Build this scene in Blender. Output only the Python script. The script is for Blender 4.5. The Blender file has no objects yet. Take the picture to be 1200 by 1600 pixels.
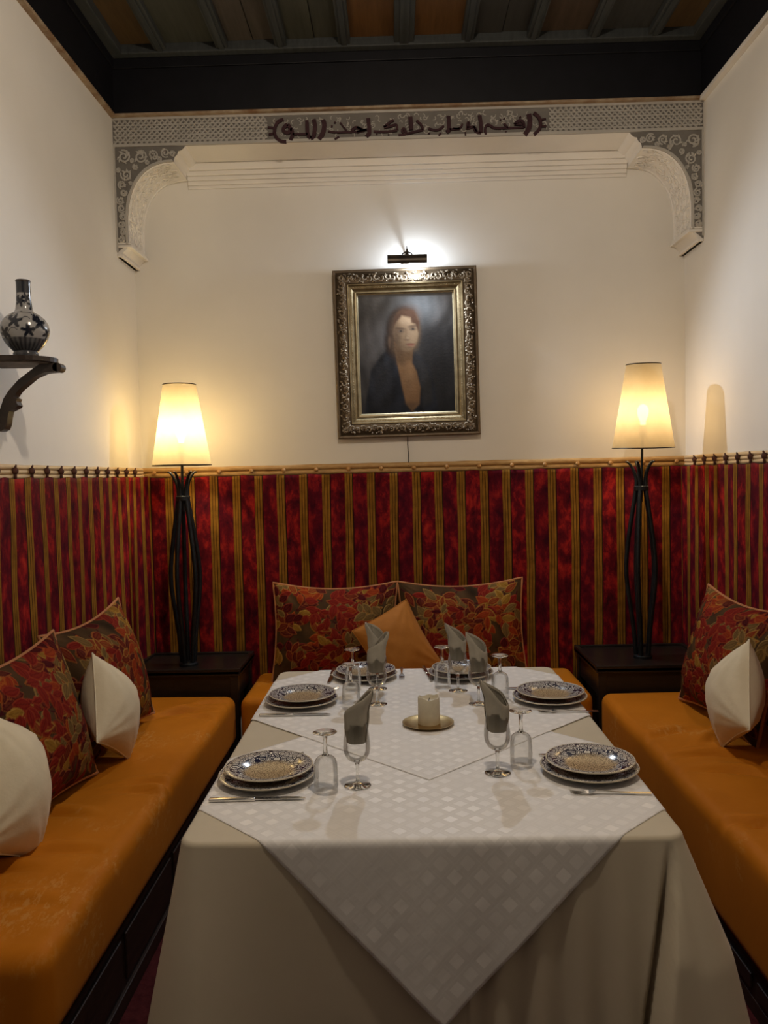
import bpy, bmesh, math, random
import numpy as np
from mathutils import Vector, Matrix
PI = math.pi
S = bpy.context.scene
C = bpy.context.collection

# ------------------------------------------------------------------ camera, world, exposure
cam_d = bpy.data.cameras.new('camera')
cam = bpy.data.objects.new('camera', cam_d); C.objects.link(cam)
cam_d.sensor_fit = 'VERTICAL'; cam_d.sensor_height = 32.0
cam_d.lens = 1273.0 / 1600.0 * 32.0
cam_d.clip_start = 0.02
def aim(pitch, yaw, roll, h):
    p, y, r = map(math.radians, (pitch, yaw, roll))
    F = Vector((math.sin(y)*math.cos(p), math.cos(y)*math.cos(p), math.sin(p)))
    R = F.cross(Vector((0, 0, 1))).normalized(); U = R.cross(F)
    R2 = R*math.cos(r)+U*math.sin(r); U2 = -R*math.sin(r)+U*math.cos(r)
    m = Matrix((R2, U2, -F)).transposed().to_4x4(); m.translation = (0, 0, h)
    return m
cam.matrix_world = aim(-2.58, -1.0, -1.3, 1.572)
S.camera = cam
S.view_settings.view_transform = 'Standard'; S.view_settings.look = 'None'
S.view_settings.gamma = 1.0; S.view_settings.use_curve_mapping = False
S.view_settings.exposure = 0.0
W = bpy.data.worlds.new('world'); S.world = W; W.use_nodes = True
bg = W.node_tree.nodes['Background']
bg.inputs['Color'].default_value = (1.0, 0.86, 0.72, 1); bg.inputs['Strength'].default_value = 0.02
LAMP_L, LAMP_R, LAMP_P, LED_GLOW, LAMP_C = 10.5, 7.6, 40.0, 4.0, 74.0
COL_L, COL_R, COL_P, COL_C = (1, .82, .50), (1, .76, .47), (.76, .86, 1.0), (1, .84, .67)

# ------------------------------------------------------------------ room numbers
XL, XR, YB, YA = -1.415, 1.581, 4.5, 4.213      # side walls, back wall, arch face
YF = -1.2                                        # where the side walls end behind the camera
ZFR, ZCE = 3.432, 3.70                           # frieze bottom and top
TX0, TX1, TY0, TY1, TZ = -.517, .633, 1.797, 3.42, .75

# ------------------------------------------------------------------ node helpers
class NT:
    def __init__(s, name):
        s.m = bpy.data.materials.new(name); s.m.use_nodes = True
        s.t = s.m.node_tree; s.t.nodes.clear()
        s.out = s.t.nodes.new('ShaderNodeOutputMaterial')
    def n(s, kind, **kw):
        nd = s.t.nodes.new('ShaderNode'+kind)
        for k, v in kw.items():
            if k.startswith('_'): setattr(nd, k[1:], v)
        for k, v in kw.items():
            if not k.startswith('_'):
                i = nd.inputs[k.replace('__', ' ')] if isinstance(k, str) else nd.inputs[k]
                s.put(i, v)
        return nd
    def put(s, i, v):
        if hasattr(v, 'is_output') or isinstance(v, bpy.types.NodeSocket): s.t.links.new(v, i)
        elif isinstance(v, tuple) and len(v) == 3 and i.type == 'RGBA': i.default_value = (*v, 1)
        else: i.default_value = v
    def math(s, op, a, b=0.0, clamp=False):
        nd = s.t.nodes.new('ShaderNodeMath'); nd.operation = op; nd.use_clamp = clamp
        s.put(nd.inputs[0], a); s.put(nd.inputs[1], b); return nd.outputs[0]
    def mix(s, f, a, b, mode='MIX'):
        nd = s.t.nodes.new('ShaderNodeMix'); nd.data_type = 'RGBA'; nd.blend_type = mode
        s.put(nd.inputs[0], f); s.put(nd.inputs[6], a); s.put(nd.inputs[7], b); return nd.outputs[2]
    def noise(s, scale, detail=3.0, rough=.5, vec=None, dist=0.0):
        nd = s.n('TexNoise', Scale=scale, Detail=detail, Roughness=rough, Distortion=dist)
        if vec is not None: s.put(nd.inputs['Vector'], vec)
        return nd.outputs['Fac']
    def ramp(s, f, *stops):
        nd = s.t.nodes.new('ShaderNodeValToRGB'); s.put(nd.inputs[0], f)
        e = nd.color_ramp.elements
        while len(e) < len(stops): e.new(0.5)
        for k, (p, c) in enumerate(stops):
            e[k].position = p; e[k].color = (*c, 1) if isinstance(c, tuple) else (c, c, c, 1)
        return nd.outputs[0]
    def obj(s): return s.n('TexCoord').outputs['Object']
    def uv(s): return s.n('TexCoord').outputs['UV']
    def bump(s, h, strength=.3, dist=.01):
        return s.n('Bump', Height=h, Strength=strength, Distance=dist).outputs[0]
    def scale(s, v, sc):
        nd = s.t.nodes.new('ShaderNodeMapping'); s.put(nd.inputs[0], v); nd.inputs['Scale'].default_value = sc
        return nd.outputs[0]
    def bsdf(s, color, rough=.6, metal=0.0, normal=None, sheen=0.0, spec=.5, **kw):
        b = s.t.nodes.new('ShaderNodeBsdfPrincipled')
        s.put(b.inputs['Base Color'], color); s.put(b.inputs['Roughness'], rough); s.put(b.inputs['Metallic'], metal)
        b.inputs['Specular IOR Level'].default_value = spec
        if sheen: b.inputs['Sheen Weight'].default_value = sheen; b.inputs['Sheen Roughness'].default_value = .4
        if normal is not None: s.put(b.inputs['Normal'], normal)
        for k, v in kw.items(): s.put(b.inputs[k.replace('__', ' ')], v)
        return b.outputs[0]
    def done(s, sh):
        s.t.links.new(sh, s.out.inputs[0]); return s.m

M = {}
def simple(name, c1, c2, scale=8, rough=.6, bump=.2, bd=.004, metal=0.0, sheen=0.0, spec=.5, stretch=None, sheen_tint=None):
    t = NT(name); v = t.obj()
    if stretch: v = t.scale(v, stretch)
    f = t.noise(scale, 4, .6, v)
    col = t.ramp(f, (.3, c1), (.7, c2))
    nb = t.bump(t.noise(scale*6, 3, .6, v), bump, bd) if bump else None
    kw = {}
    if sheen_tint: kw['Sheen__Tint'] = (*sheen_tint, 1)
    M[name] = t.done(t.bsdf(col, rough, metal, nb, sheen, spec, **kw)); return M[name]

simple('plaster', (.74, .71, .645), (.81, .78, .715), 1.2, .66, .12, .004, spec=.3)
simple('plaster_white', (.74, .70, .63), (.80, .76, .69), 3, .6, .08, .002)
simple('plaster_shaded', (.43, .405, .36), (.50, .47, .42), 6, .8, .15, .003, spec=.2)  # dimmer light on the arch front painted in as a greyer tone
simple('plaster_recess_shade', (.17, .155, .138), (.22, .205, .182), 8, .9, .15, .003, spec=.1)  # shade inside the carving painted in as a darker ground
simple('letter_paint', (.035, .014, .018), (.06, .026, .03), 20, .7, .1, .002, spec=.2)
simple('frieze_black', (.003, .003, .005), (.006, .006, .009), 10, .55, .1, .003, spec=.3)
simple('edge_wood', (.20, .10, .04), (.42, .33, .22), 14, .7, .2, .003)
simple('rail_wood', (.42, .23, .075), (.60, .38, .15), 6, .5, .3, .002, stretch=(3, 3, 12))
simple('rail_wood_pale', (.55, .38, .19), (.70, .52, .30), 6, .5, .3, .002, stretch=(12, 1, 12))
simple('peg_wood', (.36, .17, .05), (.55, .30, .10), 15, .45, .1, .002)
simple('tab_cord', (.05, .018, .012), (.11, .04, .025), 30, .9, .3, .003)
simple('dark_wood', (.008, .006, .005), (.020, .013, .010), 5, .35, .15, .002, stretch=(2, 12, 12))
simple('plinth_wood', (.016, .008, .005), (.04, .02, .012), 5, .5, .2, .003, stretch=(10, 1, 10))
simple('floor_red', (.045, .008, .010), (.09, .018, .02), 30, .95, .4, .004, spec=.1)
simple('iron', (.010, .012, .014), (.028, .030, .032), 14, .42, .25, .003, metal=.6)
simple('brass', (.42, .29, .12), (.58, .42, .20), 20, .32, .1, .001, metal=1.0)
simple('steel', (.62, .60, .56), (.72, .70, .66), 30, .18, .02, .001, metal=1.0)
simple('bronze_dark', (.035, .028, .022), (.07, .055, .04), 15, .4, .1, .002, metal=.7)
simple('gold_frame', (.15, .11, .055), (.27, .21, .115), 25, .46, .25, .002, metal=.75)
simple('gold_liner', (.26, .21, .12), (.38, .315, .19), 25, .42, .1, .001, metal=.75)
simple('frame_brown', (.10, .068, .038), (.17, .12, .07), 20, .5, .2, .002, metal=.3)
simple('ornament_bronze', (.20, .155, .105), (.34, .275, .19), 60, .62, .3, .002, metal=.4)
simple('cloth_beige', (.50, .44, .33), (.55, .485, .37), 4, .85, .12, .001, sheen=.15, spec=.2)
simple('napkin', (.31, .285, .23), (.36, .33, .27), 30, .9, .2, .001, sheen=.1, spec=.15)
simple('cushion_cream', (.68, .60, .43), (.75, .665, .49), 7, .8, .25, .004, sheen=.08, spec=.15)
simple('cushion_orange', (.34, .125, .018), (.43, .165, .028), 7, .7, .2, .004, sheen=.1, spec=.15)
simple('piping', (.36, .12, .03), (.44, .17, .045), 60, .7, .3, .002, sheen=.2)
simple('wax', (.50, .45, .33), (.60, .55, .42), 25, .5, .3, .003)
simple('bracket_wood', (.012, .007, .005), (.035, .02, .012), 12, .4, .2, .003)
simple('bracket_under', (.09, .07, .05), (.20, .16, .12), 30, .6, .3, .003)
simple('cord', (.02, .014, .01), (.03, .02, .015), 10, .6, 0)

def ceil_mat(name, c1, c2):
    t = NT(name); v = t.scale(t.obj(), (14, 1.2, 6))
    f = t.noise(3, 6, .65, v); g = t.noise(5, 4, .6)
    c1, c2 = [tuple(.72*q for q in c) for c in (c1, c2)]
    col = t.mix(t.math('MULTIPLY', g, .5), t.ramp(f, (.3, c1), (.7, c2)), (.015, .013, .011))
    M[name] = t.done(t.bsdf(col, .55, 0, t.bump(f, .2, .004), spec=.25)); return M[name]
ceil_mat('ceil_tan', (.13, .075, .028), (.20, .12, .045))
ceil_mat('ceil_green', (.075, .078, .058), (.12, .122, .092))
ceil_mat('ceil_greybrown', (.095, .08, .062), (.145, .122, .098))
ceil_mat('ceil_orange', (.17, .078, .022), (.27, .13, .04))
ceil_mat('ceil_dark', (.055, .055, .052), (.09, .09, .082))
ceil_mat('ceil_brown', (.085, .055, .034), (.13, .085, .055))
ceil_mat('rafter', (.06, .068, .068), (.105, .115, .112))

def stripe_mat(name, wobble):
    # velvet hanging: u (metres along the wall) carries the stripes, v the height
    t = NT(name); uv = t.uv()
    sep = t.n('SeparateXYZ', Vector=uv); u, v = sep.outputs[0], sep.outputs[1]
    wob = t.math('MULTIPLY', t.math('SUBTRACT', t.noise(1.0, 2, .5, t.scale(uv, (5, 2.2, 1))), .5), wobble)
    uu = t.math('ADD', u, wob)
    p = t.math('FRACT', t.math('DIVIDE', uu, .1235))
    inband = t.math('LESS_THAN', p, .36)
    q = t.math('FRACT', t.math('DIVIDE', p, .12))
    gap = t.math('GREATER_THAN', q, .80)
    fine = t.noise(1.0, 2, .6, t.scale(uv, (260, 6, 1)))
    gold = t.ramp(t.math('ADD', t.math('MULTIPLY', fine, .6), t.math('MULTIPLY', t.noise(14, 4, .6, uv), .4)), (.32, (.10, .040, .006)), (.68, (.38, .18, .024)))
    gold = t.mix(gap, gold, (.028, .012, .006))
    crush = t.noise(1.0, 6, .68, t.scale(uv, (15, 8, 1)), .25)
    red = t.ramp(crush, (.33, (.030, .003, .008)), (.5, (.12, .006, .011)), (.62, (.32, .016, .014)), (.78, (.50, .05, .026)))
    alt = t.math('FRACT', t.math('DIVIDE', t.math('FLOOR', t.math('DIVIDE', uu, .1235)), 2.0))
    red = t.mix(t.math('MULTIPLY', alt, .9), red, t.mix(.6, red, (.06, .004, .016)))
    edge = t.math('MULTIPLY', t.math('GREATER_THAN', p, .36), t.math('LESS_THAN', p, .385))
    red = t.mix(edge, red, (.02, .006, .006))
    col = t.mix(inband, red, gold)
    h = t.math('ADD', t.math('MULTIPLY', crush, .5), t.math('MULTIPLY', q, .3))
    M[name] = t.done(t.bsdf(col, .75, 0, t.bump(h, .35, .008), 0, .06))
stripe_mat('striped_velvet', .012); stripe_mat('striped_velvet_wavy', .036)

def bench_mat():
    t = NT('orange_velvet'); o = t.obj()
    big = t.noise(2.2, 4, .6, o); fine = t.noise(45, 3, .6, o)
    col = t.ramp(big, (.3, (.42, .130, .004)), (.7, (.52, .172, .009)))
    scuff = t.math('MULTIPLY', t.ramp(t.noise(3.2, 3, .6, o), (.56, 0.0), (.66, 1.0)), t.ramp(t.noise(1.0, 5, .75, t.scale(o, (60, 26, 40))), (.50, 0.0), (.60, 1.0)))
    col = t.mix(t.math('MULTIPLY', scuff, .42), col, (.60, .33, .10))
    M['orange_velvet'] = t.done(t.bsdf(col, .62, 0, t.bump(t.math('ADD', fine, t.math('MULTIPLY', big, 2)), .12, .004), .06, .1, Sheen__Tint=(1, .62, .3, 1)))
bench_mat()

def damask_mat():
    t = NT('white_damask'); uv = t.uv()
    sep = t.n('SeparateXYZ', Vector=uv); P = .043
    def cell(s, lo, hi):
        f = t.math('FRACT', t.math('DIVIDE', s, P))
        return t.math('MULTIPLY', t.math('GREATER_THAN', f, lo), t.math('LESS_THAN', f, hi))
    sq = t.math('MULTIPLY', cell(sep.outputs[0], .14, .74), cell(sep.outputs[1], .14, .74))
    ln = t.math('MAXIMUM', cell(sep.outputs[0], .86, .93), cell(sep.outputs[1], .86, .93))
    ck = t.n('TexChecker', Scale=1/P/1.0, Vector=uv, Color1=(1, 1, 1), Color2=(0, 0, 0)).outputs['Fac']
    vis = t.ramp(t.noise(4, 3, .6, uv), (.36, .15), (.62, 1.0))
    sq2 = t.math('MULTIPLY', t.math('MULTIPLY', sq, t.math('ADD', .55, t.math('MULTIPLY', ck, .45))), vis)
    col = t.mix(sq2, (.70, .685, .665), (.88, .865, .845))
    col = t.mix(t.math('MULTIPLY', ln, .35), col, (.78, .765, .745))
    rough = t.math('SUBTRACT', .62, t.math('MULTIPLY', sq2, .26))
    wr = t.noise(6, 4, .55, t.scale(uv, (1, 2.2, 1)))
    b1 = t.bump(wr, .25, .012)
    M['white_damask'] = t.done(t.bsdf(col, rough, 0, b1, .12, .4))
damask_mat()

def plate_mat():
    t = NT('patterned_ceramic'); o = t.obj()
    sep = t.n('SeparateXYZ', Vector=o); x, y = sep.outputs[0], sep.outputs[1]
    r = t.math('SQRT', t.math('ADD', t.math('MULTIPLY', x, x), t.math('MULTIPLY', y, y)))
    # rim: interlaced dark blue scrolls on a white glaze
    vo = t.t.nodes.new('ShaderNodeTexVoronoi'); vo.feature = 'DISTANCE_TO_EDGE'
    t.put(vo.inputs['Vector'], o); vo.inputs['Scale'].default_value = 72
    ring = t.math('SINE', t.math('MULTIPLY', vo.outputs['Distance'], 30))
    nn = t.noise(120, 3, .6, o)
    mask = t.math('GREATER_THAN', t.math('ADD', ring, t.math('MULTIPLY', nn, 1.2)), .42)
    rim = t.mix(mask, (.80, .77, .70), (.008, .011, .040))
    fine = t.ramp(t.noise(320, 3, .6, o), (.42, (.12, .075, .035)), (.58, (.60, .48, .30)))
    f = t.ramp(t.math('ADD', r, t.math('MULTIPLY', t.math('SUBTRACT', t.noise(40, 2, .5, o), .5), .02)), (.060, 0.0), (.078, 1.0))
    col = t.mix(f, fine, rim)
    col = t.mix(t.math('GREATER_THAN', sep.outputs[2], .0), (.55, .50, .40), col)
    M['patterned_ceramic'] = t.done(t.bsdf(col, .16, 0, None, 0, .5))
plate_mat()
simple('ceramic_edge', (.50, .44, .33), (.58, .52, .40), 30, .25, 0)

def attr_mat(name, rough, sheen=0.0, spec=.4, bump=None, coat=0.0):
    t = NT(name); a = t.n('Attribute', _attribute_name='Col').outputs['Color']
    nb = None
    if bump: nb = t.bump(t.noise(bump[0], 4, .6, t.obj()), bump[1], bump[2])
    M[name] = t.done(t.bsdf(a, rough, 0, nb, sheen, spec, Coat__Weight=coat, Coat__Roughness=.25)); return M[name]
attr_mat('leaf_tapestry', .85, 0, .08, (300, .5, .003))
attr_mat('painted_canvas', .36, 0, .20, (60, .2, .003), 0)
attr_mat('vase_glaze', .18, 0, .5)

def glass_mats():
    t = NT('thin_glass')
    fr = t.n('Fresnel', IOR=1.45).outputs[0]
    f2 = t.math('MINIMUM', t.math('MULTIPLY', fr, 1.3), .8)
    mx = t.n('MixShader', Fac=f2); t.t.links.new(t.n('BsdfTransparent', Color=(.955, .955, .945)).outputs[0], mx.inputs[1])
    t.t.links.new(t.n('BsdfGlossy', Color=(1, 1, 1), Roughness=.02).outputs[0], mx.inputs[2])
    M['thin_glass'] = t.done(mx.outputs[0])
    t = NT('solid_glass')
    M['solid_glass'] = t.done(t.n('BsdfGlass', Color=(.97, .97, .96), Roughness=.0, IOR=1.47).outputs[0])
    for nm_, k_ in (('parchment_shade', .78), ('parchment_glow', 1.0)):  # paler copy carries the left lamp's stronger glow in its colour
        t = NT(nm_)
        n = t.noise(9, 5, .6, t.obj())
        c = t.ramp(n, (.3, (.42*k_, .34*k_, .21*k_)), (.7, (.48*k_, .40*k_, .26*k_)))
        tr = t.n('BsdfTranslucent', Color=c).outputs[0]; df = t.n('BsdfDiffuse', Color=c).outputs[0]
        tp = t.n('BsdfTransparent', Color=(.95, .82, .58)).outputs[0]
        a = t.n('MixShader', Fac=.52); t.t.links.new(df, a.inputs[1]); t.t.links.new(tr, a.inputs[2])
        b = t.n('MixShader', Fac=.17); t.t.links.new(a.outputs[0], b.inputs[1]); t.t.links.new(tp, b.inputs[2])
        M[nm_] = t.done(b.outputs[0])
    for nm, col, st in (('bulb_warm', COL_L, 6), ('bulb_amber', COL_R, 3.5), ('led_white', COL_P, 25)):
        t = NT(nm); ad = t.n('AddShader')            # clear bulb: glows and lets the light inside pass
        t.t.links.new(t.n('Emission', Color=col, Strength=st).outputs[0], ad.inputs[0]); t.t.links.new(t.n('BsdfTransparent').outputs[0], ad.inputs[1])
        M[nm] = t.done(ad.outputs[0])
glass_mats()

# ------------------------------------------------------------------ geometry helpers
class MB:
    """collects pieces of one part, then build() links them as one mesh"""
    def __init__(s): s.v = []; s.f = []; s.uv = None
    def add(s, v, f):
        o = len(s.v); s.v += [tuple(p) for p in v]; s.f += [tuple(i+o for i in q) for q in f]; return s
    def box(s, x0, x1, y0, y1, z0, z1, b=0.0):
        if b <= 0:
            return s.add([(x0,y0,z0),(x1,y0,z0),(x1,y1,z0),(x0,y1,z0),(x0,y0,z1),(x1,y0,z1),(x1,y1,z1),(x0,y1,z1)],
                         [(3,2,1,0),(4,5,6,7),(0,1,5,4),(1,2,6,5),(2,3,7,6),(3,0,4,7)])
        bm = bmesh.new(); bmesh.ops.create_cube(bm, size=1)
        for q in bm.verts: q.co = ((x0+x1)/2+q.co.x*(x1-x0), (y0+y1)/2+q.co.y*(y1-y0), (z0+z1)/2+q.co.z*(z1-z0))
        bmesh.ops.bevel(bm, geom=bm.edges[:], offset=b, segments=2, affect='EDGES', profile=.6)
        bm.verts.index_update()
        s.add([q.co[:] for q in bm.verts], [[q.index for q in f.verts] for f in bm.faces]); bm.free(); return s
    def tube(s, pts, r, n=6, cap=True, flat=None):
        pts = [Vector(p) for p in pts]; k = len(pts)
        rs = r if isinstance(r, (list, tuple)) else [r]*k
        t0 = (pts[1]-pts[0]).normalized()
        up = Vector((0, 0, 1)) if abs(t0.z) < .9 else Vector((1, 0, 0))
        a = t0.cross(up).normalized(); V = []; F = []
        for i, p in enumerate(pts):
            t = (pts[min(i+1, k-1)]-pts[max(i-1, 0)]).normalized()
            a = (a - t*a.dot(t)).normalized(); b = t.cross(a)
            for j in range(n):
                th = 2*PI*j/n; V.append(p+(a*math.cos(th)+b*math.sin(th))*rs[i])
        for i in range(k-1):
            for j in range(n): F.append((i*n+j, i*n+(j+1)%n, (i+1)*n+(j+1)%n, (i+1)*n+j))
        if cap: F.append(tuple(range(n-1, -1, -1))); F.append(tuple((k-1)*n+j for j in range(n)))
        return s.add(V, F)
    def lathe(s, prof, n=32, cx=0, cy=0):
        V = []; F = []; k = len(prof)
        for r, z in prof:
            for j in range(n): V.append((cx+max(r, 1e-5)*math.cos(2*PI*j/n), cy+max(r, 1e-5)*math.sin(2*PI*j/n), z))
        for i in range(k-1):
            for j in range(n): F.append((i*n+j, i*n+(j+1)%n, (i+1)*n+(j+1)%n, (i+1)*n+j))
        return s.add(V, F)
    def prism(s, poly, a0, a1, axis='y'):
        k = len(poly); V = []
        for a in (a0, a1):
            for p, q in poly: V.append({'y': (p, a, q), 'x': (a, p, q), 'z': (p, q, a)}[axis])
        F = [tuple(range(k)), tuple(range(2*k-1, k-1, -1))]
        F += [(i, k+i, k+(i+1)%k, (i+1)%k) for i in range(k)]
        return s.add(V, F)
    def ball(s, c, rx, ry, rz, n=8, m=5):
        prof = [(math.sin(PI*i/m), -math.cos(PI*i/m)) for i in range(m+1)]
        o = len(s.v); s.lathe(prof, n)
        for i in range(o, len(s.v)):
            x, y, z = s.v[i]; s.v[i] = (c[0]+x*rx, c[1]+y*ry, c[2]+z*rz)
        return s
    def xform(s, fn): s.v = [fn(*p) for p in s.v]; return s
    def mesh(s, name, mat, smooth=None, recalc=True):
        me = bpy.data.meshes.new(name); me.from_pydata(s.v, [], s.f)
        if recalc:
            bm = bmesh.new(); bm.from_mesh(me)
            bmesh.ops.recalc_face_normals(bm, faces=bm.faces[:])
            bm.to_mesh(me); bm.free()
        me.materials.append(M[mat] if isinstance(mat, str) else mat)
        if smooth is not None:
            me.polygons.foreach_set('use_smooth', [True]*len(me.polygons))
            if smooth < 180: me.set_sharp_from_angle(angle=math.radians(smooth))
        me.update(); return me
    def build(s, name, mat, parent=None, smooth=None, kind=None, label=None):
        return put(name, s.mesh(name, mat, smooth), parent, kind=kind, label=label)

def put(name, me, parent=None, loc=None, rot=None, kind=None, label=None):
    o = bpy.data.objects.new(name, me); C.objects.link(o)
    if parent: o.parent = parent
    if loc is not None: o.location = loc
    if rot is not None: o.rotation_euler = rot
    if kind: o['kind'] = kind
    if label: o['label'] = label
    return o
def tag(o, label, cat, group=None, kind=None):
    o['label'] = label; o['category'] = cat
    if group: o['group'] = group
    if kind: o['kind'] = kind
    return o
def thing(name, label, cat, loc=(0, 0, 0), rotz=0, group=None, kind=None, matrix=None):
    o = bpy.data.objects.new(name, None); C.objects.link(o)
    o.empty_display_size = .05
    if matrix is not None: o.matrix_world = matrix
    else: o.location = loc; o.rotation_euler = (0, 0, rotz)
    return tag(o, label, cat, group, kind)
def grid_mesh(name, P, mat, uv=None, col=None, smooth=True, flip=False, wrap=False):
    """P: (rows, cols, 3) array"""
    n, m, _ = P.shape
    me = bpy.data.meshes.new(name)
    idx = np.arange(n*m).reshape(n, m)
    if wrap: idx = np.concatenate([idx, idx[:, :1]], 1)
    a, b, c, d = idx[:-1, :-1], idx[:-1, 1:], idx[1:, 1:], idx[1:, :-1]
    q = np.stack([a, d, c, b] if flip else [a, b, c, d], -1).reshape(-1, 4)
    me.from_pydata(P.reshape(-1, 3).tolist(), [], q.tolist())
    me.polygons.foreach_set('use_smooth', [smooth]*len(me.polygons))
    if uv is not None:
        l = me.uv_layers.new(name='UVMap'); vi = np.empty(len(me.loops), dtype=np.int32)
        me.loops.foreach_get('vertex_index', vi)
        l.data.foreach_set('uv', uv.reshape(-1, 2)[vi].astype(np.float32).ravel())
    if col is not None:
        at = me.color_attributes.new('Col', 'FLOAT_COLOR', 'POINT')
        c4 = np.ones((n*m, 4), np.float32); c4[:, :3] = col.reshape(-1, 3)
        at.data.foreach_set('color', c4.ravel())
    me.materials.append(M[mat]); me.update(); return me
def join_meshes(name, meshes, mat):
    """stack meshes that carry UV/colour into one mesh through bmesh"""
    bm = bmesh.new()
    for m in meshes: bm.from_mesh(m)
    me = bpy.data.meshes.new(name); bm.to_mesh(me); bm.free()
    me.materials.append(M[mat]); return me
def ss(a, b, x):
    t = np.clip((x-a)/(b-a), 0, 1); return t*t*(3-2*t)

# ------------------------------------------------------------------ the room
def struct(o, label, cat): return tag(o, label, cat, kind='structure')
struct(MB().box(XL-.1, XR+.1, YF, YB+.15, -.1, 0).build('floor', 'floor_red'), 'dark red floor in the shade under the table', 'floor')
struct(MB().box(XL-.1, XR+.1, YB, YB+.12, 0, 3.9).build('wall_back', 'plaster'), 'cream plaster back wall of the niche behind the painting', 'wall')
struct(MB().box(XL-.12, XL, YF, YB, 0, 3.9).build('wall_left', 'plaster'), 'cream plaster wall on the left with the vase bracket', 'wall')
struct(MB().box(XR, XR+.12, YF, YB, 0, 3.9).build('wall_right', 'plaster'), 'cream plaster wall on the right beyond the lamp', 'wall')

# ceiling: planks between rafters inside a black frieze
ce = thing('ceiling', 'dark painted wooden ceiling with rafters and coloured panels', 'ceiling', (0, 0, ZCE), kind='structure')
RX = [-1.135, -.826, -.532, -.216, .08, .394, .717, 1.015, 1.315]
edges = [-1.34]+RX+[1.52]
cols = ['ceil_tan', 'ceil_green', 'ceil_greybrown', 'ceil_green', 'ceil_orange', 'ceil_orange', 'ceil_dark', 'ceil_brown', 'ceil_dark', 'ceil_tan']
z0 = .045
for i in range(10):
    a, b = edges[i], edges[i+1]
    two = i in (2, 3, 6)
    cuts = [a, (a+b)/2+.01, b] if two else [a, b]
    for k in range(len(cuts)-1):
        MB().box(cuts[k]+.002, cuts[k+1]-.002, YF, YA-.05, z0+(.003*k), z0+.02).build('panel', cols[i], ce)
for i, x in enumerate(RX):
    w = .030 if i != 4 else .05
    MB().box(x-w, x+w, YF, YA-.055, .012, z0+.004, .006).build('rafter', 'rafter', ce)
    MB().box(x-w*.45, x+w*.45, YF, YA-.056, .004, .014, .003).build('rafter_bead', 'rafter', ce)
MB().box(XL, XR, YF, YB, .07, .1).build('ceiling_board', 'frieze_black', ce)
MB().box(XL+.0, XR, YA-.075, YA, .0, .06, .006).build('border_rail', 'rafter', ce)
MB().box(XL, XL+.085, YF, YA-.07, .0, .06, .006).build('border_rail', 'rafter', ce)
MB().box(XR-.075, XR, YF, YA-.07, .0, .06, .006).build('border_rail', 'rafter', ce)
for nm, bx, cl, lb in (('trim_1', (XL, XR, YA-.022, YA, ZFR, ZCE), 'back', 'black wooden frieze board above the carved arch'),
                       ('trim_2', (XL, XL+.02, YF, YA-.022, ZFR, ZCE), 'left', 'black wooden frieze board along the top of the left wall'),
                       ('trim_3', (XR-.02, XR, YF, YA-.022, ZFR, ZCE), 'right', 'black wooden frieze board along the top of the right wall')):
    t = thing(nm, lb, 'frieze', kind='structure')
    MB().box(*bx).build('board', 'frieze_black', t)
    x0, x1, y0, y1, a, b = bx
    if cl == 'back':
        MB().box(x0, x1, y0-.012, y0, b-.05, b-.002, .003).build('moulding', 'frieze_black', t)
        MB().box(x0, x1, y0-.006, y1, a-.012, a-.0005, .002).build('edge_strip', 'edge_wood', t)
    elif cl == 'left':
        MB().box(x1, x1+.012, y0, y1-.012, b-.05, b-.002, .003).build('moulding', 'frieze_black', t)
        MB().box(x0, x1+.006, y0, y1, a-.016, a-.0005, .002).build('edge_strip', 'edge_wood', t)
    else:
        MB().box(x0-.012, x0, y0, y1-.012, b-.05, b-.002, .003).build('moulding', 'frieze_black', t)
        MB().box(x0-.008, x1, y0, y1, a-.022, a-.0005, .002).build('edge_strip', 'plaster_white', t)

CL = thing('pendant_lamp', 'small bronze pendant lamp hanging from the ceiling in front of the table', 'lamp', (.08, 1.6, ZCE+.012))
MB().lathe([(.001, 0), (.05, 0), (.05, -.014), (.03, -.024), (.001, -.024)], 28).build('canopy', 'bronze_dark', CL, 40)
MB().tube([(0, 0, -.02), (0, 0, -.27)], .004, 8).build('cord', 'cord', CL, 60)
MB().lathe([(.012, -.262), (.03, -.268), (.09, -.285), (.13, -.315), (.145, -.345), (.142, -.345), (.126, -.318), (.088, -.29), (.03, -.274), (.012, -.27)], 40).build('dome_shade', 'bronze_dark', CL, 50)
MB().lathe([(.016, -.27), (.018, -.30), (.016, -.325), (.001, -.328)], 16).build('socket', 'bronze_dark', CL, 50)
MB().lathe([(.014, -.325), (.030, -.352), (.038, -.378), (.030, -.404), (.012, -.416), (.001, -.418)], 24).build('bulb', 'bulb_warm', CL, 180)
ld = bpy.data.lights.new('pendant_light', 'POINT'); ld.energy = LAMP_C; ld.color = COL_C; ld.shadow_soft_size = .045
lo = bpy.data.objects.new('pendant_light', ld); C.objects.link(lo); lo.parent = CL; lo.location = (0, 0, -.378)

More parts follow.
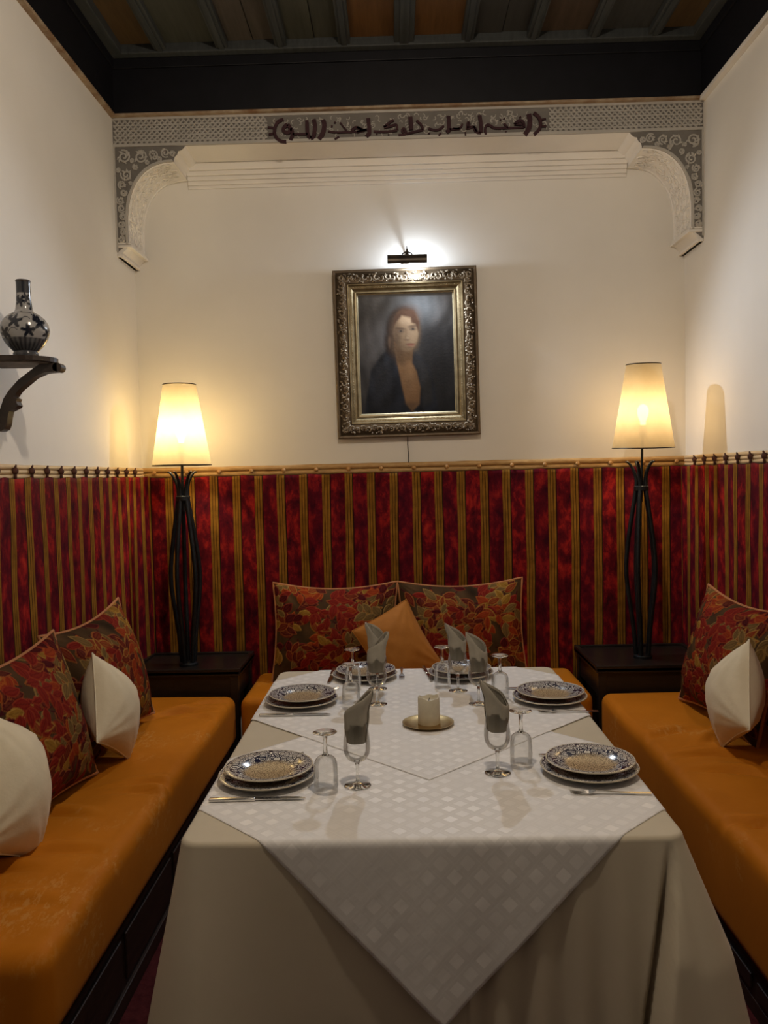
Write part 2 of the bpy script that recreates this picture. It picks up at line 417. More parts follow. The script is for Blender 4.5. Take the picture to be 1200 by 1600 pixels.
# ------------------------------------------------------------------ carved plaster arch
ZT = 3.420
def zz(q): return (XL+(q[0]-80)*.00054, ZT-(q[1]-75)*.00054+.004)
left_curve = [zz(q) for q in ((192,1255),(192,1120),(195,1000),(206,905),(224,822),(250,750),(284,683),(330,622),(385,572),(445,535),(510,512),(580,500),(650,497))]
left_steps = [zz(q) for q in ((650,478),(660,448),(678,436),(688,420),(694,398),(720,392),(744,374),(758,356),(768,350))]
corbel = [(XL, 2.722), (XL+.018, 2.722), (XL+.024, 2.740), (XL+.052, 2.768), (XL+.066, 2.775), (XL+.070, 2.792)]
CX = (XL+XR)/2
def mir(p): return (2*CX-p[0], p[1])
prof = corbel+left_curve[0:]+left_steps
prof_r = [mir(p) for p in reversed(prof)]
outline = prof+prof_r+[(XR, ZT), (XL, ZT)]
arch = thing('trim_4', 'carved white plaster arch with an inscribed band spanning the niche', 'arch', (0, 0, 0), kind='structure')
MB().prism(outline, YA+.012, YB).build('arch_body', 'plaster_white', arch, smooth=28)
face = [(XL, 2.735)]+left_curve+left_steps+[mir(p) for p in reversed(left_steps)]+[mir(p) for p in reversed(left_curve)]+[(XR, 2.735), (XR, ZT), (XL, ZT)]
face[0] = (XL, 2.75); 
MB().prism(face, YA+.008, YA+.012).build('arch_face', 'plaster_recess_shade', arch)
ZB0 = left_steps[-1][1]                       # underside of the band
# plain fillets that frame the carved fields
fr = MB()
fr.box(XL, XR, YA, YA+.008, ZT-.012, ZT); fr.box(XL, XR, YA, YA+.008, ZB0, ZB0+.014)
for sgn in (0, 1):
    m_ = (lambda p: mir(p)) if sgn else (lambda p: p)
    c = [m_(p) for p in left_curve]
    off = [m_((p[0]-.011*(1 if i < 5 else .6), p[1]+(.0 if i < 3 else .009))) for i, p in enumerate(left_curve)]
    for i in range(len(c)-1):
        a, b, d, e = c[i], c[i+1], off[i+1], off[i]
        fr.prism([a, b, d, e], YA, YA+.008)
    x0, x1 = sorted((m_((XL, 0))[0], m_((XL+.009, 0))[0]))
    fr.box(x0, x1, YA, YA+.008, 2.75, ZB0)
    x0, x1 = sorted((m_((XL+.30, 0))[0], m_((XL+.36, 0))[0]))
fr.build('fillet', 'plaster_shaded', arch)
# pierced lattice either side of the inscription
TXa, TXb = -.613, .795
def lattice(xa, xb):
    mb = MB(); za, zb = ZB0+.014, ZT-.012; h = zb-za; p = .0272
    n = int((xb-xa)/p)+8
    for k in range(-8, n):
        for s in (1, -1):
            xs = xa+k*p
            pts = []
            for q in range(0, 13):
                z = za+h*q/12; x = xs+s*(z-za)+(0 if s > 0 else h)
                pts.append((x, z))
            pts = [q for q in pts if xa <= q[0] <= xb]
            if len(pts) > 1: mb.tube([(q[0], YA+.005, q[1]) for q in (pts[0], pts[-1])], .0048, 4)
    rows = int(h/(p/2))
    for r in range(1, rows+1, 2):
        z = za+r*h/(rows+1); mb.box(xa, xb, YA+.002, YA+.008, z-.0032, z+.0032)
    return mb
lattice(XL+.005, TXa-.01).build('lattice', 'plaster_shaded', arch, kind='stuff')
lattice(TXb+.01, XR-.005).build('lattice', 'plaster_shaded', arch, kind='stuff')
# scrolls carved in the spandrels
def spiral(cx, cz, r, turns, d, st):
    n = int(14*turns)+4
    return [(cx+r*(1-.82*i/n)*math.cos(st+d*2*PI*turns*i/n), cz+r*(1-.82*i/n)*math.sin(st+d*2*PI*turns*i/n)) for i in range(n+1)]
rng = random.Random(4)
spots = [(178,440,68),(335,445,66),(455,430,50),(575,415,48),(640,425,28),(195,610,58),(120,560,24),(285,540,28),(150,700,40),(165,775,34),(130,850,40),(140,925,40),(150,1000,36),(130,1070,36),(145,1140,36),(130,1210,34),(400,500,22),(255,480,20),(235,690,18),(515,470,22)]
for sgn in (0, 1):
    mb = MB(); rng.seed(4+sgn)
    for (a, b, r) in spots:
        cx, cz = zz((a, b)); R = r*.00054*.93
        if sgn: cx = 2*CX-cx
        d = rng.choice((-1, 1)); st = rng.random()*6.28
        mb.tube([(x, YA+.005, z) for x, z in spiral(cx, cz, R, 1.6, d, st)], .0050, 5)
        for k in range(6):                      # leaflets curling off the scroll
            th = rng.random()*6.28; q = (cx+R*.55*math.cos(th), cz+R*.55*math.sin(th))
            e = (cx+R*1.1*math.cos(th+.5), cz+R*1.1*math.sin(th+.5))
            mb.tube([(q[0], YA+.005, q[1]), ((q[0]+e[0])/2, YA+.003, (q[1]+e[1])/2), (e[0], YA+.006, e[1])], [.003, .0065, .002], 5)
    mb.build('scroll_relief', 'plaster_shaded', arch, kind='stuff')
# leafy relief on the curved undersides
cl = [Vector((p[0], 0, p[1])) for p in left_curve]
acc = [0]
for i in range(1, len(cl)): acc.append(acc[-1]+(cl[i]-cl[i-1]).length)
def on_curve(s):
    s = max(0, min(acc[-1]-1e-6, s))
    for i in range(len(cl)-1):
        if acc[i+1] >= s:
            t = (s-acc[i])/(acc[i+1]-acc[i]); p = cl[i].lerp(cl[i+1], t); tg = (cl[i+1]-cl[i]).normalized(); return p, Vector((tg.z, 0, -tg.x))
for sgn in (0, 1):
    mb = MB(); rng.seed(11+sgn); L = acc[-1]
    for row in range(3):
        for k in range(9):
            s0 = L*(k+.5+.25*(row % 2))/9.3; v0 = YA+.055+.075*row+rng.uniform(-.01, .01)
            R = rng.uniform(.026, .036); d = rng.choice((-1, 1)); st = rng.random()*6.28
            curves = [spiral(s0, v0, R, 1.2, d, st)]
            for e in range(3):
                th = rng.random()*6.28
                curves.append([(s0+R*math.cos(th), v0+R*math.sin(th)), (s0+R*1.3*math.cos(th+.5), v0+R*1.3*math.sin(th+.5)), (s0+R*1.25*math.cos(th+1), v0+R*1.25*math.sin(th+1))])
            for cv in curves:
                pts = []
                for s, v in cv:
                    if not (.012 < s < L-.012 and YA+.025 < v < YB-.03): continue
                    p, nrm = on_curve(s); q = p+nrm*.0015
                    pts.append((2*CX-q.x if sgn else q.x, v, q.z))
                if len(pts) > 2: mb.tube(pts, .0042, 4)
    for v in (YA+.018, YB-.022):
        pts = []
        for i in range(25):
            p, nrm = on_curve(L*i/24); pts.append((2*CX-p.x if sgn else p.x, v, p.z))
        mb.tube(pts, .004, 4)
    mb.build('leaf_relief', 'plaster_white', arch, kind='stuff')
# corbel mouldings and the cornice on the back wall
for sgn in (0, 1):
    for (zb, zt, ex) in ((2.722, 2.736, .032), (2.770, 2.784, .078), (2.786, 2.796, .072)):
        a, b = XL, XL+ex
        if sgn: a, b = 2*CX-b, 2*CX-a
        MB().box(a, b, YA+.004, YB-.0, zb, zt, .003).build('corbel_moulding', 'plaster_white', arch)
xa, xb = left_curve[-1][0]+.004, mir(left_curve[-1])[0]-.004
for (zb, zt, ey) in ((3.150, 3.168, .010), (3.168, 3.190, .018), (3.190, 3.212, .028), (3.212, 3.236, .040), (3.236, ZB0, .052)):
    MB().box(xa, xb, YB-ey, YB, zb, zt, .004).build('cornice_step', 'plaster_white', arch)

# inscription: brush strokes raised on a ground of tiny tendrils
LET = [ # (panel, width, points) in a 1200 x 450 drawing of each third of the band
(0,40,((265,130),(200,150),(160,215),(150,290),(180,355),(225,385),(290,388))),(0,26,((78,222),(140,228))),(0,26,((85,305),(145,295))),
(0,46,((310,185),(262,225),(258,270),(318,292),(350,235),(312,188))),(0,44,((352,232),(372,290),(342,372))),(0,25,((365,302),(545,300))),
(0,46,((540,140),(540,300),(577,352))),(0,50,((620,128),(638,200),(615,335),(577,352))),(0,56,((728,135),(748,185),(725,290),(675,362))),
(0,22,((785,268),(880,282),(1000,276),(1100,277),(1215,258))),(0,18,((930,165),(1010,270))),(0,36,((1060,262),(1112,214),(1185,248))),(0,26,((822,205),(838,210))),(0,26,((860,362),(915,332))),(0,22,((862,160),(875,170))),
(1,26,((0,220),(60,252),(120,248))),(1,26,((0,278),(112,246))),(1,50,((135,115),(142,200),(150,290),(108,332))),
(1,28,((195,268),(330,276),(472,256))),(1,32,((472,250),(470,185),(428,200),(318,222))),(1,30,((318,218),(400,152),(435,138))),
(1,30,((550,282),(522,258),(552,226),(574,268),(580,308),(485,312))),(1,56,((630,98),(636,250))),(1,28,((585,294),(660,276),(772,250))),(1,30,((702,142),(765,200),(772,250))),
(1,16,((225,295),(240,300))),(1,16,((365,300),(378,308))),(1,28,((838,234),(900,252),(960,252),(1022,204))),(1,22,((840,285),(850,297))),(1,24,((958,318),(985,288))),
(1,50,((1076,88),(1080,190),(1086,250),(1052,276))),(1,25,((1086,246),(1205,236))),
(2,22,((0,232),(60,242),(100,212),(112,178))),(2,30,((163,242),(176,150),(202,190),(165,240),(250,202),(282,272))),(2,48,((315,78),(330,180),(325,285))),(2,30,((240,210),(275,286),(330,288))),(2,18,((145,275),(147,318))),
(2,30,((385,305),(372,235),(402,182),(450,206),(482,232),(642,226))),(2,26,((600,176),(645,226))),(2,20,((553,128),(566,136))),(2,20,((596,116),(608,126))),(2,20,((612,268),(628,274))),
(2,24,((645,228),(832,220))),(2,36,((722,182),(782,132),(830,162),(834,220))),(2,24,((720,188),(822,188))),(2,24,((786,95),(796,108))),
(2,60,((890,66),(906,140),(892,230),(842,305))),(2,42,((948,52),(1010,100),(1032,170),(1010,250),(948,302))),(2,22,((1038,132),(1088,120))),(2,25,((1038,206),(1092,206)))]
def let_xy(pn, q):
    px = (410, 560, 710)[pn]+q[0]/7.5; py = 165+q[1]/7.5
    return (XL+(px-174.5)*.003238, ZT-.003-(py-(181.5-.0306*(px-174.5)))*.00322)
def ribbon(pts, w):
    # smooth the polyline, then a flat ribbon with round ends
    P = [Vector(p) for p in pts]
    for _ in range(2):
        Q = [P[0]]
        for a, b in zip(P, P[1:]): Q += [a.lerp(b, .25), a.lerp(b, .75)]
        Q.append(P[-1]); P = Q
    L, R = [], []
    for i, p in enumerate(P):
        t = (P[min(i+1, len(P)-1)]-P[max(0, i-1)]).normalized(); n = Vector((-t.y, t.x))*w/2
        L.append(p+n); R.append(p-n)
    return P, L, R
for pn, w, pts in LET:
    P, Lf, Rt = ribbon([let_xy(pn, q) for q in pts], w/7.5*.0030)
    mb = MB(); k = len(P)
    V = [(p.x, YA-.003, p.y) for p in Lf]+[(p.x, YA-.003, p.y) for p in Rt]+[(p.x, YA+.009, p.y) for p in Lf]+[(p.x, YA+.009, p.y) for p in Rt]
    F = []
    for i in range(k-1):
        F += [(i, i+1, k+i+1, k+i), (2*k+i, 3*k+i, 3*k+i+1, 2*k+i+1), (i, 2*k+i, 2*k+i+1, i+1), (k+i, k+i+1, 3*k+i+1, 3*k+i)]
    F += [(0, k, 3*k, 2*k), (k-1, 3*k-1, 4*k-1, 2*k-1)]
    mb.add(V, F).build('letter', 'letter_paint', arch)
mb = MB(); rng.seed(8)
for k in range(190):
    x = rng.uniform(TXa, TXb); z = rng.uniform(ZB0+.026, ZT-.026); R = rng.uniform(.006, .013); st = rng.random()*6.28; d = rng.choice((-1, 1))
    mb.tube([(x+R*math.cos(st+d*q*.6), YA+.0065, z+R*math.sin(st+d*q*.6)) for q in range(6)], .0026, 4)
mb.build('tendril_ground', 'plaster_shaded', arch, kind='stuff')

# ------------------------------------------------------------------ hangings and their rails
ZR = 1.640
def hanging(name, label, pts, z0, z1, seed, amp, u0=0.0, nu=420, nz=60, mat='striped_velvet_wavy'):
    rr = np.random.RandomState(seed)
    P = np.array(pts, float); seg = np.linalg.norm(P[1]-P[0])
    u = np.linspace(0, seg, nu); v = np.linspace(0, 1, nz)
    U, V = np.meshgrid(u, v)
    d = np.zeros_like(U)
    for k in range(7):
        fq = rr.uniform(5, 34); ph = rr.uniform(0, 6.3); dr = rr.uniform(-2, 2)
        d += amp*rr.uniform(.3, 1)*np.sin(fq*U+ph+dr*V)/2.2
    d *= .35+.65*V                      # pleats open towards the foot
    d += .004
    t = (P[1]-P[0])/seg; nrm = np.array([t[1], -t[0]])      # into the room
    nrm = nrm if nrm @ (np.array([CX, 2.5])-P[0]) > 0 else -nrm
    X = P[0][0]+t[0]*U+nrm[0]*(d+.012); Y = P[0][1]+t[1]*U+nrm[1]*(d+.012)
    scal = .006*np.abs(np.sin(U*PI/.18))
    Z = z1-(z1-z0)*V - scal*(1-V)
    G = np.stack([X, Y, Z], -1)
    uv = np.stack([U+u0, Z], -1)
    front = grid_mesh(name, G, mat, uv=uv)
    o = put(name, front); sol = o.modifiers.new('thickness', 'SOLIDIFY'); sol.thickness = .004; sol.offset = 0
    return tag(o, label, 'wall hanging', 'striped velvet hangings around the benches')
hanging('wall_hanging', 'red velvet hanging with gold stripes on the back wall under the painting', [(XL+.03, YB-.022), (XR-.03, YB-.022)], .42, ZR-.05, 1, .008, .018, mat='striped_velvet')
hanging('wall_hanging', 'red velvet hanging with gold stripes on the left wall beneath the vase bracket', [(XL+.022, YB-.035), (XL+.022, 1.7)], .42, ZR-.045, 2, .010, .05)
hanging('wall_hanging', 'red velvet hanging with gold stripes on the right wall behind the lamp', [(XR-.022, YB-.035), (XR-.022, 1.7)], .42, ZR-.05, 3, .010, .03)
t = thing('curtain_rail', 'wooden rail with round pegs along the back wall above the hanging', 'rail', ((XL+XR)/2, YB, ZR), group='wooden rails over the hangings')
hw = (XR-XL)/2-.004
def jitter_strip(axis, a, b, r, cz, off, seed, n=40):
    rg = random.Random(seed); pts = []; rs = []
    for i in range(n+1):
        q = a+(b-a)*i/n; j = rg.uniform(-.0014, .0014)
        pts.append((q, off+j, cz+rg.uniform(-.0012, .0012)) if axis == 'x' else (off+j, q, cz+rg.uniform(-.0012, .0012)))
        rs.append(r*rg.uniform(.94, 1.05))
    return MB().tube(pts, rs, 8)
jitter_strip('x', -hw, hw, .015, -.014, -.016, 1).build('strip', 'rail_wood', t, 60)
jitter_strip('x', -hw, hw, .014, -.042, -.016, 2).build('strip', 'rail_wood', t, 60)
peg = MB().ball((0, -.010, 0), .012, .010, .012, 10, 6); peg.lathe([(0, 0)], 3); peg.v = peg.v[:-3]
peg_me = peg.mesh('peg', 'peg_wood', 180)
for k in range(17):
    x = -1.42+.1785*k
    if abs(x) < hw: put('peg', peg_me, t, (x, -.026, -.028))
for sgn, nm, seed in ((-1, 'left', 5), (1, 'right', 6)):
    xw = XL if sgn < 0 else XR
    t = thing('curtain_rail', 'pale split-cane rail with dark knotted ties along the %s wall' % nm, 'rail', (xw, 3.0, ZR), group='wooden rails over the hangings')
    mat = 'rail_wood_pale' if sgn < 0 else 'rail_wood'
    for k, (cz, r) in enumerate(((-.008, .010), (-.026, .0095), (-.044, .010))):
        jitter_strip('y', -1.35, YB-3.0-.045, r, cz, -sgn*.014, seed*3+k, 30).build('strip', 'rail_wood_pale', t, 60)
    kn = MB().ball((0, 0, 0), .013, .011, .014, 9, 6); kn.tube([(0, 0, .002), (0, 0, -.034)], .006, 6); kn.tube([(0, .004, .010), (-sgn*.004, 0, .02), (0, -.005, .008)], .004, 5)
    kme = kn.mesh('tie', 'tab_cord', 180)
    for k in range(20):
        y = -1.28+.135*k
        if y < 1.38: put('tie', kme, t, (-sgn*.030, y, -.022))

# ------------------------------------------------------------------ benches
def soft_box(w, d, h, r, step, fn=None):
    """rounded slab, base at z=0, centred in x and y"""
    nx, ny, nz = max(4, int(w/step)), max(4, int(d/step)), max(4, int(h/step))
    bm = bmesh.new(); cache = {}
    def vert(i, j, k):
        key = (i, j, k)
        if key not in cache:
            p = Vector((-w/2+w*i/nx, -d/2+d*j/ny, h*k/nz))
            c = Vector((max(-w/2+r, min(w/2-r, p.x)), max(-d/2+r, min(d/2-r, p.y)), max(r, min(h-r, p.z))))
            v = p-c
            if v.length > 1e-9: p = c+v.normalized()*min(r, v.length) if v.length > r else p
            if fn: p = fn(p)
            cache[key] = bm.verts.new(p)
        return cache[key]
    def quad(*q):
        bm.faces.new([vert(*a) for a in q])
    for i in range(nx):
        for j in range(ny):
            quad((i,j,nz),(i+1,j,nz),(i+1,j+1,nz),(i,j+1,nz)); quad((i,j+1,0),(i+1,j+1,0),(i+1,j,0),(i,j,0))
        for k in range(nz):
            quad((i,0,k),(i+1,0,k),(i+1,0,k+1),(i,0,k+1)); quad((i,ny,k+1),(i+1,ny,k+1),(i+1,ny,k),(i,ny,k))
    for j in range(ny):
        for k in range(nz):
            quad((0,j+1,k),(0,j,k),(0,j,k+1),(0,j+1,k+1)); quad((nx,j,k),(nx,j+1,k),(nx,j+1,k+1),(nx,j,k+1))
    me = bpy.data.meshes.new('seat_cushion'); bm.to_mesh(me); bm.free()
    me.polygons.foreach_set('use_smooth', [True]*len(me.polygons)); return me
def bench(x0, x1, y0, y1, zb, label, blabel, seed, side):
    rg = random.Random(seed); w, d, h = x1-x0, y1-y0, .5-zb
    cre = [(rg.uniform(-w*.4, w*.4), rg.uniform(-d*.45, d*.45), rg.uniform(.05, .16), rg.uniform(-.5, .5), rg.uniform(.012, .022)) for _ in range(int(5+d*6))]
    def fn(p):
        x, y, z = p; up = max(0, (z-h*.5)/(h*.5))
        dz = .006*math.sin(3.1*x+seed)*math.cos(2.3*y+seed)+.004*math.sin(7*y+3*x)
        for cx, cy, L, an, dp in cre:
            a = (x-cx)*math.cos(an)+(y-cy)*math.sin(an); b = -(x-cx)*math.sin(an)+(y-cy)*math.cos(an)
            b += .25*a*a/L
            dz -= dp*math.exp(-(a/L)**2)*(math.exp(-(b/.018)**2)-.6*math.exp(-((b-.040)/.026)**2))
        e = .006*math.sin(9*y+2*z+seed)*(1-abs(2*z/h-1)) if side else .006*math.sin(9*x+seed)*(1-abs(2*z/h-1))
        return Vector((x+(e if side else 0)*(1 if x*side > 0 else 0), y+(0 if side else e*(y < 0)), z+dz*up))
    me = soft_box(w, d, h, .045, .014, fn); me.materials.append(M['orange_velvet'])
    tag(put('seat_cushion', me, loc=((x0+x1)/2, (y0+y1)/2, zb)), label, 'seat cushion', 'orange velvet bench mattresses')
    b = thing('bench_base', blabel, 'bench', ((x0+x1)/2, (y0+y1)/2, 0), group='dark wooden bench bases')
    ins = .03; zt = zb-.004
    xa, xb = x0-(x0+x1)/2, x1-(x0+x1)/2; ya, yb = y0-(y0+y1)/2, y1-(y0+y1)/2
    if side < 0: xb -= ins; ya += .02
    elif side > 0: xa += ins; ya += .02
    else: ya += ins
    MB().box(xa, xb, ya, yb, .05, zt-.02, .004).build('carcass', 'plinth_wood', b)
    MB().box(xa, xb+(.012 if side < 0 else 0), ya-.01, yb, zt-.02, zt, .003).build('top_board', 'plinth_wood', b)
    MB().box(xa, xb+(.01 if side < 0 else 0), ya-.008, yb, 0, .05, .003).build('skirting', 'plinth_wood', b)
    if side:
        n = 4; fx = xb if side < 0 else xa
        for k in range(n):
            a = ya+.04+(yb-ya-.08)*k/n; c = ya+.04+(yb-ya-.08)*(k+1)/n-.04
            lo, hi = sorted((fx, fx-side*.008)); MB().box(lo, hi, a, c, .075, zt-.045, .003).build('front_panel', 'plinth_wood', b)
bench(XL+.03, -.822, 1.79, 3.985, .265, 'long orange velvet bench mattress along the left wall', 'dark wooden base under the left orange bench mattress', 3, -1)
bench(.958, XR-.03, 1.70, 3.925, .17, 'long orange velvet bench mattress along the right wall', 'dark wooden base under the right orange bench mattress', 5, 1)
bench(-.792, .925, 3.90, YB-.045, .22, 'short orange velvet bench mattress between the two black side tables', 'dark wooden base under the rear orange bench mattress', 8, 0)

# ------------------------------------------------------------------ side tables in the corners
def side_table(x0, x1, y0, y1, label):
    cx, cy = (x0+x1)/2, (y0+y1)/2; w, d = (x1-x0)/2, (y1-y0)/2; H = .62
    t = thing('side_table', label, 'side table', (cx, cy, 0), group='black corner side tables')
    MB().box(-w, w, -d, d, H-.03, H-.012, .003).build('table_top', 'dark_wood', t)
    for bx in ((-w, w, -d, -d+.022), (-w, w, d-.022, d), (-w, -w+.022, -d+.022, d-.022), (w-.022, w, -d+.022, d-.022)):
        MB().box(*bx, H-.036, H, .004).build('rim', 'dark_wood', t)
    MB().box(-w+.02, w-.02, -d+.02, -d+.04, H-.16, H-.036, .003).build('apron', 'dark_wood', t)
    MB().box(-w+.02, w-.02, d-.04, d-.02, H-.16, H-.036, .003).build('apron', 'dark_wood', t)
    for s in (-1, 1): MB().box(*sorted((s*(w-.02), s*(w-.04))), -d+.04, d-.04, H-.16, H-.036, .003).build('apron', 'dark_wood', t)
    for sx in (-1, 1):
        for sy in (-1, 1):
            MB().box(*sorted((sx*(w-.012), sx*(w-.055))), *sorted((sy*(d-.012), sy*(d-.055))), 0, H-.036, .004).build('leg', 'dark_wood', t)
    return t
side_table(XL+.035, -.812, 4.03, YB-.05, 'black square side table in the left corner under the lamp')
side_table(.948, XR-.035, 3.945, YB-.05, 'black square side table in the right corner under the lamp')

# ------------------------------------------------------------------ floor-style iron table lamps
def lamp(x, y, zb, rb, rt, h, label, bulbmat, energy, col, tilt, rot, leanx=0.0):
    t = thing('table_lamp', label, 'lamp', (x, y, .6085), rot, group='iron bar lamps with tapered shades')
    prof = [(.030, .0), (.034, .03), (.040, .12), (.056, .25), (.072, .36), (.079, .45), (.074, .54), (.058, .66), (.040, .77), (.026, .855), (.022, .885), (.026, .93), (.042, .975), (.066, 1.005), (.076, 1.002)]
    n = 5
    for k in range(n):
        th = 2*PI*(k+.25)/n
        pts = []; rs = []
        for i, (r, z) in enumerate(prof):
            pts.append((r*math.cos(th), r*math.sin(th), z)); rs.append(.0115 if i < 10 else .0115-.0014*(i-9))
        # smooth once
        Q = [Vector(pts[0])]; R = [rs[0]]
        for a, b, ra, rb_ in zip(pts, pts[1:], rs, rs[1:]):
            a, b = Vector(a), Vector(b); Q += [a.lerp(b, .3), a.lerp(b, .7)]; R += [ra*.7+rb_*.3, ra*.3+rb_*.7]
        Q.append(Vector(pts[-1])); R.append(rs[-1])
        MB().tube(Q, R, 7).build('bar', 'iron', t, 60)
    MB().lathe([(.033, .855), (.036, .858), (.036, .878), (.033, .881), (.029, .881), (.029, .855), (.033, .855)], 20).build('band', 'iron', t, 40)
    MB().lathe([(.001, 0), (.048, 0), (.048, .012), (.04, .018), (.001, .018)], 24).build('foot_plate', 'iron', t, 40)
    zs = zb-.6085
    MB().tube([(0, 0, .80), (leanx*.5, 0, zs-.01), (leanx, 0, zs+.10)], .007, 8).build('stem', 'iron', t, 60)
    MB().lathe([(.016, zs+.05), (.018, zs+.06), (.018, zs+.105), (.014, zs+.115), (.001, zs+.115)], 14, leanx, 0).build('socket', 'iron', t, 40)
    n = 56
    sh = MB()
    for i in range(13):
        q = i/12; r = rb+(rt-rb)*q
        for j in range(n): sh.v.append((r*math.cos(2*PI*j/n), r*math.sin(2*PI*j/n), h*q))
    for i in range(12):
        for j in range(n): sh.f.append((i*n+j, i*n+(j+1) % n, (i+1)*n+(j+1) % n, (i+1)*n+j))
    so = put('shade', sh.mesh('shade', 'parchment_glow' if bulbmat == 'bulb_warm' else 'parchment_shade', 180, recalc=False), t, (leanx, 0, zs), tilt)
    for r, z in ((rb, 0), (rt, h)):
        MB().tube([(r*math.cos(2*PI*j/40), r*math.sin(2*PI*j/40), z) for j in range(41)], .0028, 5, False).build('shade_ring', 'bronze_dark', so)
    sp = MB()
    for k in range(3): sp.tube([(0, 0, .055), (rb*.96*math.cos(2.1*k), rb*.96*math.sin(2.1*k), .004)], .0022, 5)
    sp.build('spider', 'bronze_dark', so)
    b = MB().lathe([(.013, 0), (.014, .02), (.024, .045), (.029, .068), (.026, .088), (.015, .103), (.001, .108)], 20)
    put('bulb', b.mesh('bulb', bulbmat, 180), t, (leanx, 0, zs+.112))
    ld = bpy.data.lights.new('lamp_light', 'POINT'); ld.energy = energy; ld.color = col; ld.shadow_soft_size = .034
    lo = bpy.data.objects.new('lamp_light', ld); C.objects.link(lo); lo.parent = t; lo.location = (leanx, 0, zs+.175)
    return t
lamp(-1.108, 4.185, 1.647, .149, .083, .412, 'tall iron bar lamp with brightly glowing tapered shade in the left corner', 'bulb_warm', LAMP_L, COL_L, (0, 0, 0), .3)
lamp(1.238, 4.165, 1.682, .152, .084, .418, 'tall iron bar lamp with tilted parchment shade in the right corner', 'bulb_amber', LAMP_R, COL_R, (math.radians(2), math.radians(-1.5), .5), .1, .012)

# ------------------------------------------------------------------ framed portrait
FT = thing('painting', 'dark oil portrait of a red-haired woman in an ornate gilt frame', 'painting', matrix=Matrix.Translation((.065, YB-.012, 2.232)) @ Matrix.Rotation(math.radians(-.6), 4, 'Y') @ Matrix.Rotation(math.radians(1.0), 4, 'X'))
FW, FH = .388, .452                             # half size
prof = [(0, 0), (0, -.040), (.006, -.046), (.014, -.044), (.018, -.036), (.050, -.050), (.072, -.046), (.078, -.050), (.084, -.049), (.088, -.040), (.100, -.038), (.110, -.030), (.116, -.028), (.117, -.034), (.124, -.033), (.127, -.024), (.136, -.018), (.136, 0)]
secs = ((0, 5, 'frame_brown', 'outer_moulding'), (4, 7, 'frame_brown', 'ornament_bed'), (6, 13, 'gold_frame', 'inner_moulding'), (12, 17, 'gold_liner', 'liner'))
def frame_pt(side, ins, y, end):
    # side 0 bottom, 1 right, 2 top, 3 left; end 0/1; inset ins from the outer edge (mitred)
    a, b = FW-ins, FH-ins
    cs = [(-a, -b), (a, -b), (a, b), (-a, b)]
    x, z = cs[side] if end == 0 else cs[(side+1) % 4]
    return (x, y, z)
for side in range(4):
    for i0, i1, mat, nm in secs:
        mb = MB(); V = []; F = []
        for ins, y in prof[i0:i1+1]: V += [frame_pt(side, ins, y-.002, 0), frame_pt(side, ins, y-.002, 1)]
        for k in range(i1-i0): F.append((2*k, 2*k+1, 2*k+3, 2*k+2))
        mb.add(V, F).build(nm, mat, FT)
# leaf-and-scroll ornament along the bed
rng.seed(21)
for side in range(4):
    mb = MB(); L = 2*(FW if side in (0, 2) else FH); n = int(L/.034)
    e0, e1 = Vector(frame_pt(side, .046, 0, 0)), Vector(frame_pt(side, .046, 0, 1))
    t = (e1-e0).normalized(); inn = Vector((-t.z, 0, t.x))
    if inn.dot(-(e0+e1)/2) < 0: inn = -inn
    for k in range(n+1):
        c = e0.lerp(e1, k/n); d = 1 if k % 2 else -1
        pts = []
        for q in range(9):
            th = d*(q*.62)+ (0 if d > 0 else PI); r = .017*(1-.085*q)
            w_ = c+t*(r*math.cos(th))+inn*(r*math.sin(th)*1.1+.004*d); pts.append((w_.x, -.049-.004*math.sin(q/8*PI), w_.z))
        mb.tube(pts, [.0035+.0016*math.sin(q/8*PI) for q in range(9)], 5)
        for q in range(5):
            a, b = rng.uniform(-.017, .017), rng.uniform(-.022, .022)
            w_ = c+t*a+inn*b; dd = (t*rng.uniform(-1, 1)+inn*rng.uniform(-1, 1)).normalized()*rng.uniform(.006, .011)
            mb.tube([(w_.x-dd.x, -.046, w_.z-dd.z), (w_.x, -.054, w_.z), (w_.x+dd.x, -.046, w_.z+dd.z)], [.0015, .005, .0015], 5)
    mb.build('leaf_ornament', 'ornament_bronze', FT, 60, kind='stuff')
    # row of beads on the inner step
    mb = MB(); e0, e1 = Vector(frame_pt(side, .094, 0, 0)), Vector(frame_pt(side, .094, 0, 1)); n = int((e1-e0).length/.0085)
    for k in range(n+1):
        c = e0.lerp(e1, k/n); mb.ball((c.x, -.040, c.z), .0032, .0032, .0032, 5, 3)
    mb.build('bead_row', 'gold_liner', FT, 180, kind='stuff')
MB().box(-FW+.01, FW-.01, -.014, -.002, -FH+.01, FH-.01).build('backing_board', 'frame_brown', FT)

